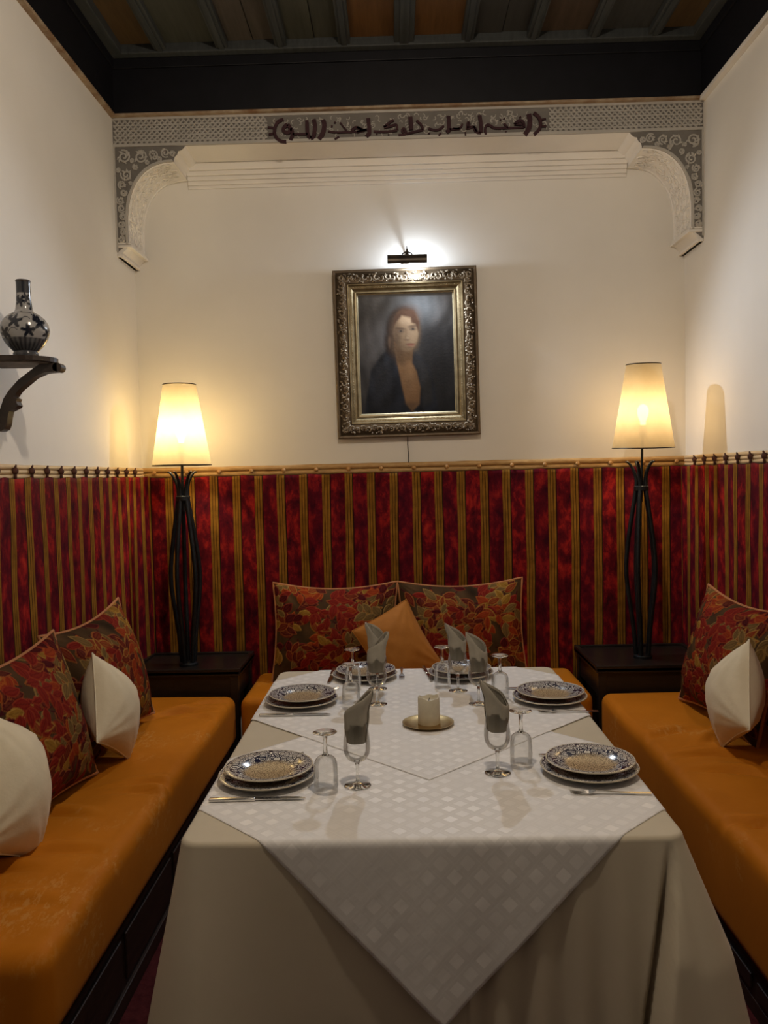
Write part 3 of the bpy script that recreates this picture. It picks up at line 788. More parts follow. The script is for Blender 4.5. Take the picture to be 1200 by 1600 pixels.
def portrait(u, v):
    """colours of the painted canvas, u right, v down, both 0..1"""
    rr = np.random.RandomState(5)
    def ell(cu, cv, ru, rv, soft=.15, rot=0.0):
        a = (u-cu)*1.0; b = (v-cv)*1.23
        ca, sa = math.cos(rot), math.sin(rot); x = a*ca+b*sa; y = -a*sa+b*ca
        d = np.sqrt((x/ru)**2+(y/(rv*1.23))**2); return 1-ss(1-soft, 1+soft, d)
    def poly(pts, soft=.012):
        inside = np.zeros(u.shape, bool); dist = np.full(u.shape, 9.0)
        for (x0, y0), (x1, y1) in zip(pts, pts[1:]+pts[:1]):
            cond = ((y0 > v) != (y1 > v)); xs = (x1-x0)*(v-y0)/((y1-y0) or 1e-9)+x0
            inside ^= cond & (u < xs)
            ex, ey = x1-x0, y1-y0; t = np.clip(((u-x0)*ex+(v-y0)*ey)/(ex*ex+ey*ey+1e-12), 0, 1)
            dist = np.minimum(dist, np.hypot(u-x0-t*ex, v-y0-t*ey))
        return ss(-soft, soft, np.where(inside, dist, -dist))
    def lay(c, m, col): return c*(1-m[..., None])+np.array(col)*m[..., None]
    def z(x, y): return ((x-80)/1040, (y-85)/1280)
    n1 = np.zeros(u.shape)
    for k in range(14):
        a, b, p = rr.uniform(4, 50), rr.uniform(2, 22), rr.uniform(0, 6.3); n1 += np.sin(a*u+b*v+p)*np.sin(b*u-a*v*.5+p*2)/14
    base = np.array([.060, .054, .050])*(1+.0*u[..., None])
    c = base*(1+1.6*n1[..., None])
    c = lay(c, ss(.45, .75, u+.10*n1)*.85*ss(.10, .42, v), (.012, .012, .014))
    c = lay(c, ell(.20, .40, .22, .22, .6)*.6, (.095, .085, .080))
    c = lay(c, ell(.62, .10, .22, .14, .7)*.55, (.11, .115, .115))  # gloss of the picture light painted into the top of the canvas
    c = lay(c, ss(.80, 1.0, v)*.7, (.016, .016, .018))
    coat = poly([z(*p) for p in ((400,640),(372,690),(285,790),(200,900),(165,1100),(120,1365),(930,1365),(890,1080),(850,900),(790,800),(670,700),(560,660))], .02)
    c = lay(c, coat, (.014, .016, .022))
    c = c*(1+(coat*n1*1.8)[..., None])
    c = lay(c, poly([z(*p) for p in ((670,720),(790,820),(850,960),(870,1250),(760,1300),(740,1080),(690,880))], .03)*.55, (.040, .036, .032))
    c = lay(c, poly([z(*p) for p in ((240,850),(420,800),(430,1100),(380,1330),(200,1300))], .05)*.35, (.032, .030, .030))
    hair = np.maximum(ell(.475, .31, .185, .195, .14), ell(.36, .40, .095, .12, .3)*.9)
    c = lay(c, hair, (.022, .012, .009))
    c = lay(c, ell(.52, .19, .13, .09, .5)*.7, (.055, .026, .014))
    c = lay(c, ell(.455, .18, .035, .025, .8)*.5, (.30, .15, .07))
    neck = poly([z(*p) for p in ((465,600),(668,640),(655,830),(700,920),(738,1090),(722,1270),(640,1345),(575,1260),(535,1050),(500,870),(478,720))], .014)
    c = lay(c, neck, (.225, .118, .052))
    c = lay(c, poly([z(*p) for p in ((470,650),(660,690),(655,800),(560,850),(490,830))], .03)*.75, (.105, .056, .026))
    c = lay(c, ell(.51, .70, .06, .12, .7)*.5, (.28, .155, .072))
    c = lay(c, poly([z(*p) for p in ((560,1250),(720,1250),(640,1350))], .03)*.6, (.07, .045, .03))
    c = lay(c, ell(.495, .325, .130, .158, .10, -.08), (.22, .138, .076))           # face
    c = lay(c, ell(.565, .33, .072, .13, .6)*.55, (.31, .205, .12))
    c = lay(c, ell(.50, .22, .085, .04, .7)*.6, (.33, .22, .13))
    c = lay(c, ell(.385, .37, .055, .14, .8)*.8, (.085, .048, .027))               # shaded cheek
    c = lay(c, ell(.46, .455, .10, .035, .8)*.5, (.14, .08, .042))
    fringe = poly([z(*p) for p in ((480,330),(560,260),(690,270),(745,400),(735,500),(705,420),(660,400),(655,350),(560,325),(490,400),(455,470))], .014)
    c = lay(c, fringe, (.062, .028, .015))
    for (x, y, s) in ((540, 488, 1.0), (672, 468, .9)):
        a, b = z(x, y)
        c = lay(c, ell(a, b-.022, .052*s, .010, .7, .10 if s == 1 else -.1)*.75, (.06, .032, .02))   # brow
        c = lay(c, ell(a, b, .042*s, .016, .6)*.75, (.10, .058, .034))
        c = lay(c, ell(a, b+.001, .028*s, .006, .5)*.5, (.13, .10, .075))
        c = lay(c, ell(a+.004, b, .012, .008, .6)*.85, (.02, .014, .012))
    c = lay(c, poly([z(*p) for p in ((596,470),(612,470),(600,560),(585,575))], .012)*.5, (.15, .085, .045))
    c = lay(c, ell(.515, .375, .014, .010, .8)*.5, (.36, .25, .15))
    c = lay(c, ell(.505, .388, .030, .007, .7)*.6, (.10, .05, .03))
    c = lay(c, ell(.545, .425, .045, .0075, .6)*.85, (.16, .048, .034))
    c = lay(c, ell(.55, .437, .034, .008, .7)*.6, (.27, .105, .07))
    c = lay(c, ell(.545, .456, .035, .006, .8)*.4, (.12, .065, .04))
    c = lay(c, ell(.325, .405, .016, .045, .6)*.6, (.15, .085, .05))               # ear
    c *= .72*(1+.35*n1)[..., None]
    return np.clip(c, .002, 1)
cw, ch = FW-.128, FH-.128
uu, vv = np.meshgrid(np.linspace(0, 1, 170), np.linspace(0, 1, 210))
G = np.stack([-cw+2*cw*uu, np.full_like(uu, -.0225), ch-2*ch*vv], -1)
put('canvas', grid_mesh('canvas', G, 'painted_canvas', col=portrait(uu, vv), flip=True), FT)

# picture light over the frame
PL = thing('picture_light', 'small bronze picture light glowing over the top of the frame', 'lamp', (.077, YB, 2.735))
n = 20; rad = .033; yc, zc = -.120, -.030
sh = MB(); V = []; F = []
for r in (rad, rad-.003):
    for s in (-.105, .105):
        for i in range(n+1):
            th = math.radians(214-150*i/n)         # roof of the trough: front lip to rear lip
            V.append((s, yc+r*math.cos(th)*1.0, zc+r*math.sin(th)))
k = n+1
for i in range(n):
    F += [(i, i+1, k+i+1, k+i), (2*k+i, 3*k+i, 3*k+i+1, 2*k+i+1), (i, 2*k+i, 2*k+i+1, i+1), (k+i, k+i+1, 3*k+i+1, 3*k+i)]
F += [(0, k, 3*k, 2*k), (n, 2*k+n, 3*k+n, k+n)]
sh.add(V, F); sh.build('shade', 'bronze_dark', PL, 40)
MB().tube([(0, 0, .0), (0, -.03, .025), (0, -.075, .040), (0, -.112, .020), (0, -.120, .0)], .006, 8).build('arm', 'bronze_dark', PL, 60)
MB().lathe([(.001, 0), (.010, 0), (.010, .006), (.005, .014), (.006, .022), (.003, .034), (.002, .046), (.001, .048)], 12, 0, -.122).build('finial', 'bronze_dark', PL, 60)
MB().tube([(-.028, -.112, .002), (-.022, -.112, .012), (-.008, -.112, .018), (.008, -.112, .018), (.022, -.112, .012), (.028, -.112, .002)], .004, 6).build('yoke', 'bronze_dark', PL, 60)
MB().box(-.03, .03, -.012, 0, -.02, .02, .004).build('wall_plate', 'bronze_dark', PL)
MB().tube([(-.085, yc, zc-.004), (.095, yc, zc-.004)], .0065, 8).build('tube_holder', 'bronze_dark', PL, 60)
MB().tube([(.012, yc, zc-.024), (.068, yc, zc-.024)], .012, 10).build('led_lamp', 'led_white', PL, 60)
cap = [(yc+rad*math.cos(math.radians(214-150*i/n)), zc+rad*math.sin(math.radians(214-150*i/n))) for i in range(n+1)]
MB().prism(cap, -.105, -.102, 'x').build('light_stop_cap', 'bronze_dark', PL)  # added at the left end to block light towards the left wall
ld = bpy.data.lights.new('picture_light_glow', 'POINT'); ld.energy = LED_GLOW; ld.color = COL_P; ld.shadow_soft_size = .02
lo = bpy.data.objects.new('picture_light_glow', ld); C.objects.link(lo); lo.parent = PL; lo.location = (.040, yc, zc-.038)
ld = bpy.data.lights.new('picture_light_beam', 'SPOT'); ld.energy = LAMP_P; ld.color = COL_P; ld.shadow_soft_size = .02
ld.spot_size = math.radians(158); ld.spot_blend = .45
lo = bpy.data.objects.new('picture_light_beam', ld); C.objects.link(lo); lo.parent = PL; lo.location = (.040, yc, zc-.038)
lo.rotation_euler = Vector((.12, -.70, -.70)).to_track_quat('-Z', 'Y').to_euler()
co = MB().tube([(.062, YB-.006, 1.80), (.060, YB-.004, 1.74), (.064, YB-.005, 1.68), (.061, YB-.030, 1.62)], .0028, 6).build('power_cord', 'cord', None, 60)
tag(co, 'thin dark power cord hanging below the painting to the rail', 'cord')

# ------------------------------------------------------------------ vase on its wall bracket
BR = thing('wall_bracket', 'dark carved wooden wall bracket holding the vase', 'bracket', (XL, 2.83, 2.0))
arm = [(-1.166,1.956),(-1.21,1.953),(-1.247,1.938),(-1.277,1.915),(-1.303,1.895),(-1.321,1.872),(-1.309,1.866),(-1.313,1.856),(-1.307,1.843),(-1.312,1.836),(-1.339,1.823),(-1.345,1.80),(-1.349,1.777),(-1.356,1.762),(-1.368,1.755),(-1.383,1.754),(-1.405,1.765),(-1.414,1.80),(-1.385,1.822),(-1.372,1.824),(-1.356,1.867),(-1.336,1.895),(-1.302,1.93),(-1.253,1.965),(-1.225,1.983),(-1.166,1.985)]
mb = MB().prism([(a-XL, b-2.0) for a, b in arm], -.020, .020); mb.build('arm', 'bracket_wood', BR, 30)
MB().tube([(-1.166-XL, -.02, -.03), (-1.166-XL, .02, -.03)], .016, 12).build('scroll_end', 'bracket_wood', BR, 60)
sh = MB(); poly = [(.002, -.09)]+[(.10+.142*math.sin(PI*k/18), -.10*math.cos(PI*k/18)) for k in range(19)]+[(.002, .09)]
sh.prism(poly, -.012, .004, 'z'); sh.build('shelf', 'bracket_wood', BR)
sh = MB().prism([(p*.88+.01, q*.82) for p, q in poly], -.017, -.012, 'z'); sh.build('shelf_underside', 'bracket_under', BR)
MB().box(0.001, .012, -.03, .03, -.25, .0, .003).build('wall_plate', 'bracket_wood', BR)
VS = thing('vase', 'bottle-shaped blue and white floral vase on the wall bracket', 'vase', (-1.280, 2.83, 2.0045))
vp = [(.030,0),(.040,.003),(.042,.016),(.038,.023),(.046,.030),(.060,.045),(.073,.066),(.080,.088),(.081,.100),(.077,.118),(.066,.136),(.050,.150),(.036,.157),(.030,.163),(.027,.175),(.0245,.200),(.0235,.225),(.023,.250),(.0235,.262)]
pr = []                                       # refine the profile
for (a, b), (c, d) in zip(vp, vp[1:]):
    for q in range(6): pr.append((a+(c-a)*q/6, b+(d-b)*q/6))
pr.append(vp[-1]); pr = np.array(pr)
for _ in range(3): pr[1:-1] = (pr[:-2]+2*pr[1:-1]+pr[2:])/4
nth = 150; th = np.arange(nth)*2*PI/nth
R_, TH = np.meshgrid(pr[:, 0], th, indexing='ij'); Z_ = np.repeat(pr[:, 1][:, None], nth, 1)
dk = np.zeros_like(Z_); rg = random.Random(3)
al = TH*.075; per = 2*PI*.075
def near(a0, z0):
    d = (al-a0+per/2) % per-per/2; return d, Z_-z0
flowers = [(per*i/12+rg.uniform(-.006, .006), .082+.034*(i % 2)+rg.uniform(-.004, .004), rg.uniform(.022, .028)) for i in range(12)]
flowers += [(per*(i+.5)/5, .136+.004*(i % 2), .014) for i in range(5)]
fl_neck = [(per*i/4, .182+.012*(i % 2), .022) for i in range(4)]+[(per*(i+.5)/4, .206, .018) for i in range(4)]
for a0, z0_, rr_ in flowers+fl_neck:
    x, y = near(a0, z0_)
    if z0_ > .16: x = x*.36
    rad_ = np.hypot(x, y); an = np.arctan2(y, x)+rg.random()*6
    dk = np.maximum(dk, 1-ss(-.0012, .0012, rad_-rr_*(.70+.30*np.cos(5*an))))
for a0, z0_, _ in flowers:
    x, y = near(a0+.02, z0_+.004)
    dk = np.maximum(dk, (1-ss(.0010, .0022, np.abs(y-.012*np.sin(x*90))))*(np.abs(x) < .03))
dk = np.maximum(dk, (Z_ < .064)*.92*(Z_ > .024)*(.86+.14*np.sin(TH*26)))
dk = np.maximum(dk, (Z_ > .222)*.95); dk = np.maximum(dk, (Z_ < .026)*.85)
dk = np.maximum(dk, (np.abs(Z_-.152) < .0016)*.8)
col = np.array([.30, .295, .29])*(1-dk[..., None])+np.array([.010, .012, .020])*dk[..., None]
G = np.stack([R_*np.cos(TH), R_*np.sin(TH), Z_], -1)
put('body', grid_mesh('body', G, 'vase_glaze', col=col, wrap=True), VS)
MB().lathe([(.0235, .262), (.025, .266), (.0235, .269), (.020, .267), (.018, .25), (.017, .19), (.001, .18)], 40).build('lip', 'bracket_wood', VS, 60)
MB().lathe([(.001, .001), (.030, .001)], 30).build('foot', 'bracket_wood', VS)

# ------------------------------------------------------------------ scatter cushions
def leaf_field(U, V, seed, w, h):
    """embroidered leaves: colours on a cushion face (metres)"""
    rg = random.Random(seed)
    c = np.zeros(U.shape+(3,)); c[:] = (.095, .050, .020)
    rn = np.random.RandomState(seed); n1 = np.zeros(U.shape)
    for k in range(10):
        a, b, p = rn.uniform(-60, 60), rn.uniform(-60, 60), rn.uniform(0, 6.3); n1 += np.sin(a*U+b*V+p)/10
    c *= (1+1.1*n1)[..., None]
    relief = np.zeros(U.shape)
    def lay(m, col):
        nonlocal c
        c = c*(1-m[..., None])+np.array(col)*m[..., None]
    pal = [((.17, .010, .008), (.42, .13, .03)), ((.25, .014, .010), (.38, .05, .02)), ((.10, .005, .009), (.36, .10, .03)), ((.36, .035, .010), (.50, .12, .02)), ((.36, .17, .022), (.54, .30, .06)), ((.20, .11, .035), (.40, .24, .07)), ((.075, .005, .008), (.24, .03, .016)), ((.30, .03, .012), (.50, .26, .05))]
    sprigs = []
    for k in range(int(w*h*210)):
        sprigs.append((rg.uniform(-w/2, w/2), rg.uniform(-h/2, h/2), rg.uniform(0, 6.28)))
    leaves = []
    for (sx, sy, an) in sprigs:
        L = rg.uniform(.10, .17); cv = rg.uniform(-3, 3)
        # stem
        t = np.clip(((U-sx)*math.cos(an)+(V-sy)*math.sin(an))/L, 0, 1)
        px, py = sx+t*L*math.cos(an)-cv*(t*L)**2*math.sin(an), sy+t*L*math.sin(an)+cv*(t*L)**2*math.cos(an)
        lay(1-ss(.0028, .0050, np.hypot(U-px, V-py)), (.085, .010, .014))
        m = rg.randint(4, 6); pi_ = rg.randrange(len(pal))
        for q in range(m):
            f = (q+.6)/m; bx, by = sx+f*L*math.cos(an)-cv*(f*L)**2*math.sin(an), sy+f*L*math.sin(an)+cv*(f*L)**2*math.cos(an)
            la = an+(1 if q % 2 else -1)*rg.uniform(.5, 1.0) if q < m-1 else an
            leaves.append((bx, by, la, rg.uniform(.058, .095), rg.uniform(.016, .026), pi_ if rg.random() < .7 else rg.randrange(len(pal))))
    for (bx, by, la, L, wd, pi_) in leaves:
        x = (U-bx)*math.cos(la)+(V-by)*math.sin(la); y = -(U-bx)*math.sin(la)+(V-by)*math.cos(la)
        t = np.clip(x/L, 0, 1); half = wd*np.sin(PI*t**.8)**.9
        d = np.where((x > 0) & (x < L), half-np.abs(y), -1)
        fill, edge = pal[pi_]
        lay(ss(-.0012, .0012, d), edge)
        lay(ss(.0045, .0065, d), fill)
        inner = ss(.0105, .0125, d); lay(inner*.55, tuple(.5*a+.5*b for a, b in zip(fill, edge)))
        lay((1-ss(.0012, .0026, np.abs(y)))*ss(.004, .008, d)*.7, tuple(.6*a for a in fill))
        relief = np.maximum(relief*(d < 0), np.maximum(0, np.minimum(d, .006)))
    return np.clip(c*.60, .003, 1), relief
def cushion_shape(U, V, w, h, th, sgn, ear=.05, sag=0.0, seed=0):
    a, b = U/(w/2), V/(h/2)
    # edges pulled in between the corners
    kx, ky = 1-ear*(1-np.abs(b)**1.9)*.8, 1-ear*(1-np.abs(a)**1.9)*1.7
    x, y = U*kx, V*ky
    pw, pe = (2.4, .62) if ear > .06 else (2.0, .58)
    prof = (np.clip(1-np.abs(a)**pw, 0, 1)**pe)*(np.clip(1-np.abs(b)**pw, 0, 1)**pe)
    rn = np.random.RandomState(seed); wr = np.zeros(U.shape)
    for k in range(6):
        fa, fb, p = rn.uniform(-18, 18), rn.uniform(-18, 18), rn.uniform(0, 6.3); wr += np.sin(fa*U+fb*V+p)*.0016
    # creases that radiate from the corners
    for cx in (-1, 1):
        for cy in (-1, 1):
            dx, dy = a-cx, b-cy; rad = np.hypot(dx, dy); an = np.arctan2(dy, dx)
            wr += (.006 if ear > .06 else .012)*np.sin(an*16+seed+cx)*np.exp(-rad*2.2)*np.clip(rad*2, 0, 1)
    z = sgn*(prof*th/2*(1-sag*np.clip(b, 0, 1))+wr*prof**.5)
    return x, y, z
def cushion_meshes(name, w, h, th, seed, tapestry, mat):
    out = []
    for sgn, res in ((1, .0037 if tapestry else .011), (-1, .012)):
        nu, nv = int(w/res)+2, int(h/res)+2
        # cluster samples a little at the rim so that it stays round
        s = np.linspace(-1, 1, nu); r = np.linspace(-1, 1, nv)
        s = .8*s+.2*np.sin(s*PI/2); r = .8*r+.2*np.sin(r*PI/2)
        U, V = np.meshgrid(s*w/2, r*h/2)
        x, y, z = cushion_shape(U, V, w, h, th, sgn, .085 if tapestry else .05, 0, seed)
        col = None
        if tapestry:
            if sgn > 0:
                col, rel = leaf_field(U, V, seed, w, h); z = z+rel*.5
            else:
                col = np.zeros(U.shape+(3,)); col[:] = (.16, .06, .03)
        out.append(grid_mesh(name, np.stack([x, y, z], -1), mat, col=col, flip=sgn < 0))
    me = join_meshes(name, out, mat)
    me.polygons.foreach_set('use_smooth', [True]*len(me.polygons))
    # seam line for the piping
    k = 28; e = []
    for i in range(k): e.append((-1+2*i/k, -1))
    for i in range(k): e.append((1, -1+2*i/k))
    for i in range(k): e.append((1-2*i/k, 1))
    for i in range(k+1): e.append((-1, 1-2*i/k))
    A = np.array(e); x, y, z = cushion_shape(A[:, 0]*w/2, A[:, 1]*h/2, w, h, th, 1, .085 if tapestry else .05, 0, seed)
    pm = MB().tube([(p, q, 0) for p, q in zip(x, y)], .0065 if tapestry else .0028, 6, False).mesh('piping', 'piping' if tapestry else mat, 180)
    return me, pm
def axes(wdir, hdir, loc):
    w_ = Vector(wdir).normalized(); h_ = Vector(hdir); h_ = (h_-w_*h_.dot(w_)).normalized(); n_ = w_.cross(h_)
    m = Matrix((w_, h_, n_)).transposed().to_4x4(); m.translation = loc; return m
def cushion(label, meshes, wdir, hdir, loc, group, seam=True):
    t = thing('scatter_cushion', label, 'cushion', matrix=axes(wdir, hdir, loc), group=group)
    put('cover', meshes[0], t)
    if seam: put('piping', meshes[1], t)
    return t
tapA = cushion_meshes('cover', .67, .545, .23, 11, True, 'leaf_tapestry')
tapB = cushion_meshes('cover', .67, .545, .23, 29, True, 'leaf_tapestry')
creamA = cushion_meshes('cover', .335, .335, .20, 3, False, 'cushion_cream')
creamB = cushion_meshes('cover', .41, .41, .24, 6, False, 'cushion_cream')
orangeA = cushion_meshes('cover', .40, .34, .15, 9, False, 'cushion_orange')
GT, GC = 'leaf patterned cushions', 'plain cream cushions'
cushion('leaf patterned cushion with orange piping on the rear bench, left of the pair', tapA, (1, 0, -.01), (0, .24, 1), (-.350, 4.300, .738), GT)
cushion('leaf patterned cushion with orange piping on the rear bench, right of the pair', tapB, (1, 0, .012), (0, .24, 1), (.325, 4.300, .738), GT)
cushion('plain orange cushion leaning on its corner between the two rear leaf patterned cushions', orangeA, (.48, -.12, -.87), (.80, .45, .46), (-.010, 4.090, .690), 'plain orange cushion')
cushion('leaf patterned cushion on the left bench nearest the corner lamp', tapB, (.10, 1, .06), (-.26, 0, 1), (-1.230, 3.29, .765), GT)
cushion('leaf patterned cushion on the left bench, nearest the vase bracket', tapA, (.10, 1, .04), (-.26, 0, 1), (-1.225, 2.58, .760), GT)
cushion('cream cushion on the left bench wedged between two leaf patterned cushions', creamA, (.05, 1, -.58), (-.24, .58, 1), (-1.105, 3.04, .712), GC)
cushion('cream cushion at the left edge of the view, in front of the patterned one', creamB, (.05, 1, -.50), (-.24, .50, 1), (-1.160, 2.29, .705), GC)
cushion('leaf patterned cushion on the right bench', tapA, (.10, -1, -.03), (.26, 0, 1), (1.385, 3.42, .762), GT)
cushion('cream cushion on the right bench in front of the leaf patterned one', creamA, (-.05, -1, .58), (.24, .58, 1), (1.255, 3.06, .712), GC)

# ------------------------------------------------------------------ the table and its cloths
tb = thing('dining_table', 'rectangular dining table hidden under the long beige cloth', 'table', ((TX0+TX1)/2, (TY0+TY1)/2, 0))
hw_, hd_ = (TX1-TX0)/2, (TY1-TY0)/2
MB().box(-hw_+.022, hw_-.022, -hd_+.022, hd_-.022, TZ-.035, TZ-.004, .006).build('tabletop', 'plinth_wood', tb)
for sx in (-1, 1):
    for sy in (-1, 1):
        MB().box(*sorted((sx*(hw_-.06), sx*(hw_-.13))), *sorted((sy*(hd_-.06), sy*(hd_-.13))), 0, TZ-.035, .004).build('leg', 'plinth_wood', tb)
def base_cloth():
    rc = .045; x0, x1, y0, y1 = TX0, TX1, TY0, TY1
    # perimeter points with outward normals
    per_ = []
    def arc(cx, cy, a0):
        for k in range(12):
            a = a0+PI/2*k/12; per_.append((cx+rc*math.cos(a), cy+rc*math.sin(a), math.cos(a), math.sin(a)))
    def line(a, b, nrm, n):
        for k in range(n): per_.append((a[0]+(b[0]-a[0])*k/n, a[1]+(b[1]-a[1])*k/n, *nrm))
    line((x0+rc, y0), (x1-rc, y0), (0, -1), 260); arc(x1-rc, y0+rc, -PI/2)
    line((x1, y0+rc), (x1, y1-rc), (1, 0), 110); arc(x1-rc, y1-rc, 0)
    line((x1-rc, y1), (x0+rc, y1), (0, 1), 80); arc(x0+rc, y1-rc, PI/2)
    line((x0, y1-rc), (x0, y0+rc), (-1, 0), 110); arc(x0+rc, y0+rc, PI)
    A = np.array(per_); X, Y, NX, NY = A.T
    rows = []
    cx, cy = (x0+x1)/2, (y0+y1)/2
    for q in (0.0, .3, .6, .8, .92, .985): rows.append(np.stack([cx+(X-NX*.012-cx)*q, cy+(Y-NY*.012-cy)*q, np.full_like(X, TZ)], -1))
    rr_ = .012
    for k in range(0, 6):
        a = PI/2*k/5; rows.append(np.stack([X-NX*rr_*(1-math.sin(a)), Y-NY*rr_*(1-math.sin(a)), np.full_like(X, TZ-rr_*(1-math.cos(a)))], -1))
    # skirt
    dr = np.linspace(.0, 1, 46)[1:]
    front = NY < -.99; right = NX > .99; left = NX < -.99; back = NY > .99
    dcr = np.hypot(X-x1, Y-y0); dcl = np.hypot(X-x0, Y-y0); dbr = np.hypot(X-x1, Y-y1); dbl = np.hypot(X-x0, Y-y1)
    dmin = np.minimum.reduce([dcr, dcl, dbr, dbl])
    for d_ in dr:
        drop = .61*d_
        lift = .20*np.exp(-(dcl/.055)**2)*(left | (NX < -.35))          # hem rides up at the near left corner
        dd = np.minimum(drop, .61-lift)
        flare = .05*dd + .17*dd*np.exp(-(dmin/.16)**2)
        wav = .003*dd/.6*np.sin(X*9+Y*7)*np.sin(X*4-Y*5+1)
        out = flare+wav
        # pleat at the right front corner: cloth right of the crease stands proud
        xg = .600-.17*dd
        e = X-xg
        fold = np.where(front & (e > -.02), .060*np.clip(dd/.22, 0, 1)*ss(-.003, .006, e)*np.exp(-np.clip(e, 0, 1)/.35)-.030*np.clip(dd/.16, 0, 1)*np.exp(-((e+.008)/.009)**2), 0)
        fold = fold+np.where((NX > .2) & (dcr < .5), .050*np.clip(dd/.25, 0, 1)*np.exp(-dcr/.3), 0)
        fold = fold+np.where(dcr < .5, .010*dd/.5*np.sin(np.where(front, -(x1-X), Y-y0)*70), 0)
        # crease at the left front corner
        el = X-(-.490-.05*dd)
        fold = fold+np.where(front, -.010*np.clip(dd/.2, 0, 1)*np.exp(-(el/.007)**2)+.006*np.clip(dd/.2, 0, 1)*np.exp(-((el+.016)/.01)**2), 0)
        out = out+fold
        sk = np.where(dcr < .3, .10, .05)*dd
        rows.append(np.stack([X+NX*out, Y+NY*out, TZ-rr_-dd], -1))
    G = np.array(rows)
    return grid_mesh('tablecloth', G, 'cloth_beige', wrap=True, flip=False)
tc = put('tablecloth', base_cloth()); sol = tc.modifiers.new('thickness', 'SOLIDIFY'); sol.thickness = .001; sol.offset = 0
tag(tc, 'long plain beige tablecloth hanging over the sides of the table', 'tablecloth')
def overlay(cx, cy, half, lift, label, ang=45.0, seed=0, over=None):
    a = half/math.sqrt(2); n = 150
    s = np.linspace(-a, a, n); U, V = np.meshgrid(s, s)
    c_, s_ = math.cos(math.radians(ang)), math.sin(math.radians(ang))
    X = cx+U*c_-V*s_; Y = cy+U*s_+V*c_; Z = np.full_like(X, TZ+lift)
    rn = np.random.RandomState(seed); wr = np.zeros_like(X)
    for k in range(8):
        fa, fb, p = rn.uniform(-30, 30), rn.uniform(-30, 30), rn.uniform(0, 6.3); wr += np.sin(fa*X+fb*Y+p)*.00007
    Z = Z+wr
    r = .012+lift
    def hang(Y, Z, edge, sgn, flare, wv):
        e = (Y-edge)*sgn+r                     # arc length past the start of the bend
        ang_ = np.clip(e/r, 0, PI/2)
        drop = np.clip(e-r*PI/2, 0, None)
        Yn = np.where(e > 0, edge+sgn*(-r+r*np.sin(ang_)+lift+flare*drop+wv*drop), Y)
        Zn = np.where(e > 0, Z-r*(1-np.cos(ang_))-drop, Z)
        return Yn, Zn
    wv = .012*np.sin(X*16+seed)+.008*np.sin(X*31)
    Y2, Z2 = hang(Y, Z, TY0, -1, .105, wv)
    Y2, Z2 = hang(Y2, Z2, TY1, 1, .105, wv)
    wv2 = .012*np.sin(Y*18)
    X2, Z2 = hang(X, Z2, TX0, -1, .11, wv2); X2, Z2 = hang(X2, Z2, TX1, 1, .11, wv2)
    uv = np.stack([U+1, V+1], -1)
    o = put('table_overlay', grid_mesh('table_overlay', np.stack([X2, Y2, Z2], -1), 'white_damask', uv=uv, flip=False))
    sol = o.modifiers.new('thickness', 'SOLIDIFY'); sol.thickness = .001; sol.offset = 0
    return tag(o, label, 'tablecloth', 'white damask overlays')
overlay(.078, 2.165, .770, .0018, 'white damask overlay at the near end, its corner hanging over the front', 45, 2)
overlay(.068, 2.985, .835, .0036, 'white damask overlay at the far end, lying over the near one', 45, 5)
ZP = TZ+.0048                                   # what stands on the far overlay

# ------------------------------------------------------------------ tableware
def plate_meshes(R, z=0):
    top = [(.001, .0035), (R*.50, .0035), (R*.60, .006), (R*.66, .0105), (R*.80, .0150), (R*.985, .0205), (R, .0195)]
    mb = MB().lathe(top+[(R*.985, .0165), (R*.80, .0105), (R*.66, .0060), (R*.58, .0005), (R*.50, 0), (.001, 0)], 64)
    return mb.mesh('dish', 'patterned_ceramic', 50), MB().tube([(R*math.cos(2*PI*j/64), R*math.sin(2*PI*j/64), .0190) for j in range(65)], .0022, 6, False).mesh('rim', 'ceramic_edge', 180)
PLow, PUp = plate_meshes(.130), plate_meshes(.118)
def lathe_mesh(name, prof, mat, n=40): return MB().lathe(prof, n).mesh(name, mat, 55)
wine_bowl = lathe_mesh('bowl', [(.004, .064), (.016, .067), (.027, .075), (.034, .088), (.0365, .102), (.0355, .120), (.033, .140), (.0305, .160), (.0298, .170)], 'thin_glass', 48)
wine_rim = MB().tube([(.0298*math.cos(2*PI*j/40), .0298*math.sin(2*PI*j/40), .170) for j in range(41)], .0008, 5, False).mesh('rim', 'solid_glass', 180)
wine_stem = lathe_mesh('stem', [(.001, .0065), (.0065, .007), (.0048, .013), (.0042, .030), (.0045, .050), (.0060, .060), (.0085, .0665), (.001, .0685)], 'solid_glass', 20)
wine_foot = lathe_mesh('foot', [(.001, 0), (.034, 0), (.0355, .0012), (.034, .0022), (.018, .0048), (.0065, .0095), (.001, .0100)], 'solid_glass', 40)
wat_bowl = lathe_mesh('bowl', [(.0310, .0005), (.0314, .030), (.0312, .060), (.0300, .076), (.0255, .087), (.017, .0935), (.006, .0965)], 'thin_glass', 48)
wat_stem = lathe_mesh('stem', [(.001, .0925), (.010, .0955), (.0062, .102), (.0050, .115), (.0050, .135), (.0068, .147), (.001, .150)], 'solid_glass', 20)
wat_foot = lathe_mesh('foot', [(.001, .146), (.008, .1475), (.020, .1525), (.030, .1550), (.0315, .1560), (.030, .1572), (.001, .1572)], 'solid_glass', 40)
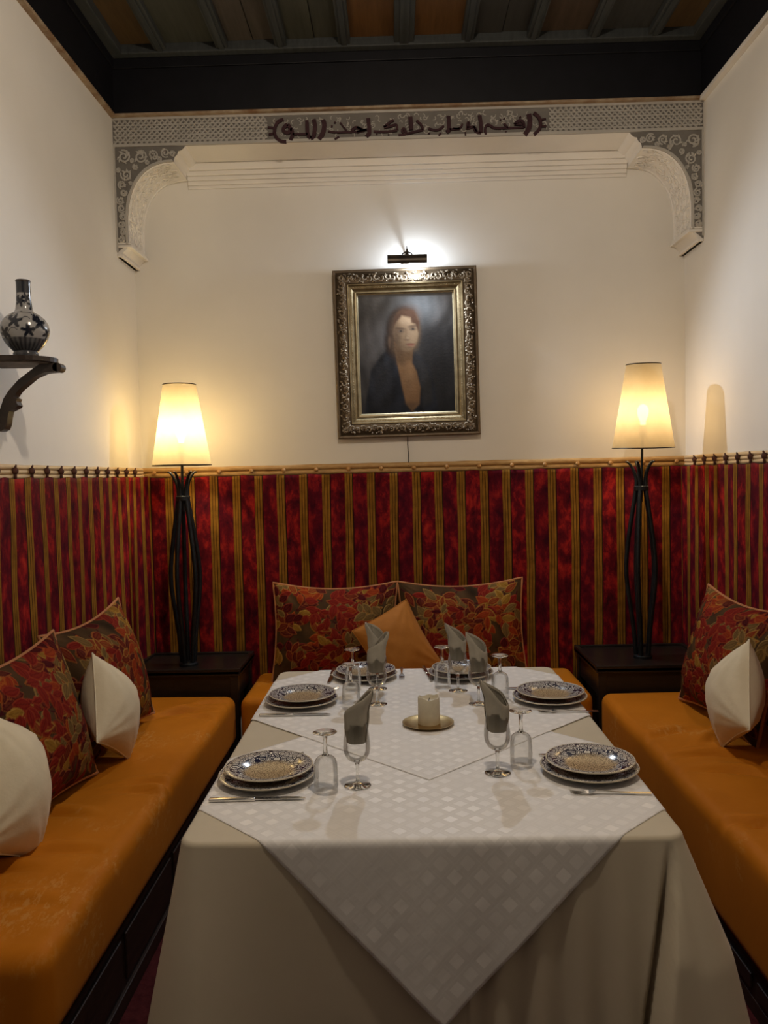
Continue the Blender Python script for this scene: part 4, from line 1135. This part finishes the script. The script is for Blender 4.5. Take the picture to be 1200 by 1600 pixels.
def napkin_mesh(seed, peak, flipd):
    """napkin rolled into a slanted cone: a sheet wound two times"""
    rg = np.random.RandomState(seed); nt, nz = 90, 26
    t = np.linspace(0, 1, nt); v = np.linspace(0, 1, nz); T, V = np.meshgrid(t, v)
    th = peak+flipd*T*2*PI*1.9
    rbase = .0275-.0055*T; rtop = .0345-.006*T
    mid = ss(0, .5, V); Rr = rbase+(rtop-rbase)*mid+.0012*np.sin(5*th+3*V+seed)
    a = (1+np.cos(th-peak))/2
    top = .078+.064*a**1.15+.006*np.sin(2*th)-.006*T
    zb = .0
    Z = zb+(top-zb)*V
    pull = ss(.55, 1.0, V)*a**2*.014                # the tip leans outwards
    sq = .82+.1*np.sin(th*1.0)
    X = Rr*np.cos(th)+pull*math.cos(peak); Y = Rr*np.sin(th)*.92+pull*math.sin(peak)
    e = ss(.9, 1.0, V)*.0022
    X = X-e*np.cos(th); Y = Y-e*np.sin(th)
    return grid_mesh('cloth', np.stack([X, Y, Z], -1), 'napkin', flip=flipd < 0)
knife_blade = MB(); 
kb = [(.115, -.0055), (.118, .0075), (.150, .0095), (.200, .0100), (.228, .0080), (.243, .0015), (.246, -.0045), (.235, -.0055)]
knife_blade.prism(kb, .0035, .0053, 'z'); knife_blade_me = knife_blade.mesh('blade', 'steel')
kh = MB().box(0, .118, -.0065, .0065, 0, .0085, .003); kh.xform(lambda x, y, z: (x, y*(1.15-.5*math.sin(min(1, max(0, x/.118))*PI*.8)**2*.5), z)); knife_handle_me = kh.mesh('handle', 'steel', 60)
def fork_meshes():
    h = MB(); pts = [(0, 0, .003), (.03, 0, .003), (.08, 0, .0045), (.120, 0, .008), (.138, 0, .009)]
    V, F = [], []
    ws = [.0060, .0058, .0036, .0026, .0040]
    for (x, y, z), w in zip(pts, ws): V += [(x, -w, z-.0015), (x, w, z-.0015), (x, w, z+.0015), (x, -w, z+.0015)]
    for i in range(4):
        for j in range(4): F.append((i*4+j, i*4+(j+1) % 4, i*4+4+(j+1) % 4, i*4+4+j))
    F += [(3, 2, 1, 0), (16, 17, 18, 19)]
    hm = h.add(V, F).mesh('handle', 'steel', 50)
    b = MB(); V, F = [], []
    pr_ = [(.136, .0035, .009), (.145, .009, .0075), (.156, .0115, .0045)]
    for x, w, z in pr_: V += [(x, -w, z-.001), (x, w, z-.001), (x, w, z+.001), (x, -w, z+.001)]
    for i in range(2):
        for j in range(4): F.append((i*4+j, i*4+(j+1) % 4, i*4+4+(j+1) % 4, i*4+4+j))
    F += [(3, 2, 1, 0), (8, 9, 10, 11)]
    bm_ = b.add(V, F).mesh('root', 'steel', 50)
    ti = MB().tube([(.154, 0, .0048), (.172, 0, .0022), (.190, 0, .0030), (.202, 0, .0065)], [.0019, .0018, .0015, .0007], 6).mesh('tine', 'steel', 60)
    return hm, bm_, ti
fork_h, fork_b, fork_t = fork_meshes()
def settle(name, label, cat, x, y, z, rot, group, parts):
    t = thing(name, label, cat, (x, y, z), rot, group)
    for nm, me, lc in parts: put(nm, me, t, lc)
    return t
places = {  # name: (plate, wine, water, knife (x,y,angle), fork, napkin peak, z)
 'front left':  ((-.372, 2.180), (-.123, 2.120), (-.203, 2.085), (-.497, 2.030, 1.0), (-.490, 2.318, 14), (-.2, 1), TZ+.0030),
 'second left': ((-.366, 2.915), (-.090, 2.880), (-.180, 2.835), (-.492, 2.756, 0.0), (-.440, 3.065, 10), (.1, -1), ZP),
 'far end left': ((-.150, 3.270), (-.093, 3.090), (-.187, 3.085), (-.286, 3.420, -91), (.000, 3.420, -90), (2.6, 1), ZP),
 'far end right': ((.238, 3.270), (.211, 3.040), (.156, 3.098), (.092, 3.420, -84), None, (2.9, -1), ZP),
 'second right': ((.528, 2.895), (.271, 2.860), (.356, 2.930), (.635, 3.052, 180), (.662, 2.738, 178), (2.7, -1), ZP),
 'front right': ((.505, 2.195), (.256, 2.195), (.328, 2.245), (.635, 2.335, 183), (.622, 2.030, 176), (2.9, -1), TZ+.0030)}
where = {'front left': 'at the front left place', 'second left': 'at the left place behind the front one', 'far end left': 'at the far end of the table, left place',
         'far end right': 'at the far end of the table, right place', 'second right': 'at the right place behind the front one', 'front right': 'at the front right place'}
for k, (pl, wi, wa, kn, fo, nk, z) in places.items():
    w = where[k]
    settle('dinner_plate', 'larger lower patterned plate '+w, 'plate', pl[0], pl[1], z, .3*pl[0]*10, 'lower dinner plates', (('dish', PLow[0], None), ('rim', PLow[1], None)))
    settle('side_plate', 'smaller upper patterned plate '+w, 'plate', pl[0]+.004, pl[1]+.006, z+.0165, 1.1+pl[1], 'upper plates', (('dish', PUp[0], None), ('rim', PUp[1], None)))
    settle('wine_glass', 'upright stemmed glass holding a napkin '+w, 'glass', wi[0], wi[1], z, 0, 'upright wine glasses', (('bowl', wine_bowl, None), ('rim', wine_rim, None), ('stem', wine_stem, None), ('foot', wine_foot, None)))
    settle('water_glass', 'stemmed glass turned upside down '+w, 'glass', wa[0], wa[1], z, 0, 'upturned water glasses', (('bowl', wat_bowl, None), ('stem', wat_stem, None), ('foot', wat_foot, None)))
    settle('table_knife', 'steel table knife lying beside the plates '+w, 'knife', kn[0], kn[1], z, math.radians(kn[2]), 'table knives', (('blade', knife_blade_me, None), ('handle', knife_handle_me, None)))
    if fo:
        settle('table_fork', 'steel fork lying beside the plates '+w, 'fork', fo[0], fo[1], z, math.radians(fo[2]), 'table forks',
               (('handle', fork_h, None), ('root', fork_b, None), ('tine', fork_t, (0, -.0085, 0)), ('tine', fork_t, (0, -.0028, 0)), ('tine', fork_t, (0, .0028, 0)), ('tine', fork_t, (0, .0085, 0))))
    o = put('napkin', napkin_mesh(int(abs(pl[0])*100), nk[0], nk[1]), loc=(wi[0], wi[1], z+.118))
    sol = o.modifiers.new('thickness', 'SOLIDIFY'); sol.thickness = .0016; sol.offset = -1
    tag(o, 'grey-beige cloth napkin rolled into the glass '+w, 'napkin', 'rolled napkins in the glasses')

# candle on its brass dish
DZ = ZP-.0006
dish = MB().lathe([(.001, 0), (.050, 0), (.075, .0035), (.083, .0085), (.0845, .0095), (.083, .0100), (.074, .0055), (.050, .0030), (.001, .0030)], 56).build('candle_dish', 'brass', None, 50)
dish.location = (.083, 2.635, DZ); tag(dish, 'shallow round brass dish in the middle of the table', 'dish')
ca = thing('candle', 'short thick cream candle on the brass dish', 'candle', (.086, 2.640, DZ+.0032))
rg = random.Random(2); nj = 36; V = []; F = []
cp = [(.0355, 0), (.0362, .004), (.0360, .03), (.0357, .06), (.0355, .080), (.0340, .0865), (.0315, .0868), (.0285, .082), (.024, .074), (.010, .071), (.0005, .070)]
for i, (r, z) in enumerate(cp):
    for j in range(nj):
        a = 2*PI*j/nj; w = 1+.012*math.sin(3*a+z*40)+.006*math.sin(7*a)
        V.append((r*w*math.cos(a), r*w*math.sin(a), z+(.0035*math.sin(2*a+1)+.002*math.sin(5*a) if i in (4, 5, 6, 7) else 0)))
for i in range(len(cp)-1):
    for j in range(nj): F.append((i*nj+j, i*nj+(j+1) % nj, (i+1)*nj+(j+1) % nj, (i+1)*nj+j))
F.append(tuple(range(nj-1, -1, -1)))
MB().add(V, F).build('wax', 'wax', ca, 60)
MB().tube([(0, 0, .070), (.001, 0, .078), (.004, .001, .083)], .0013, 5).build('wick', 'iron', ca)
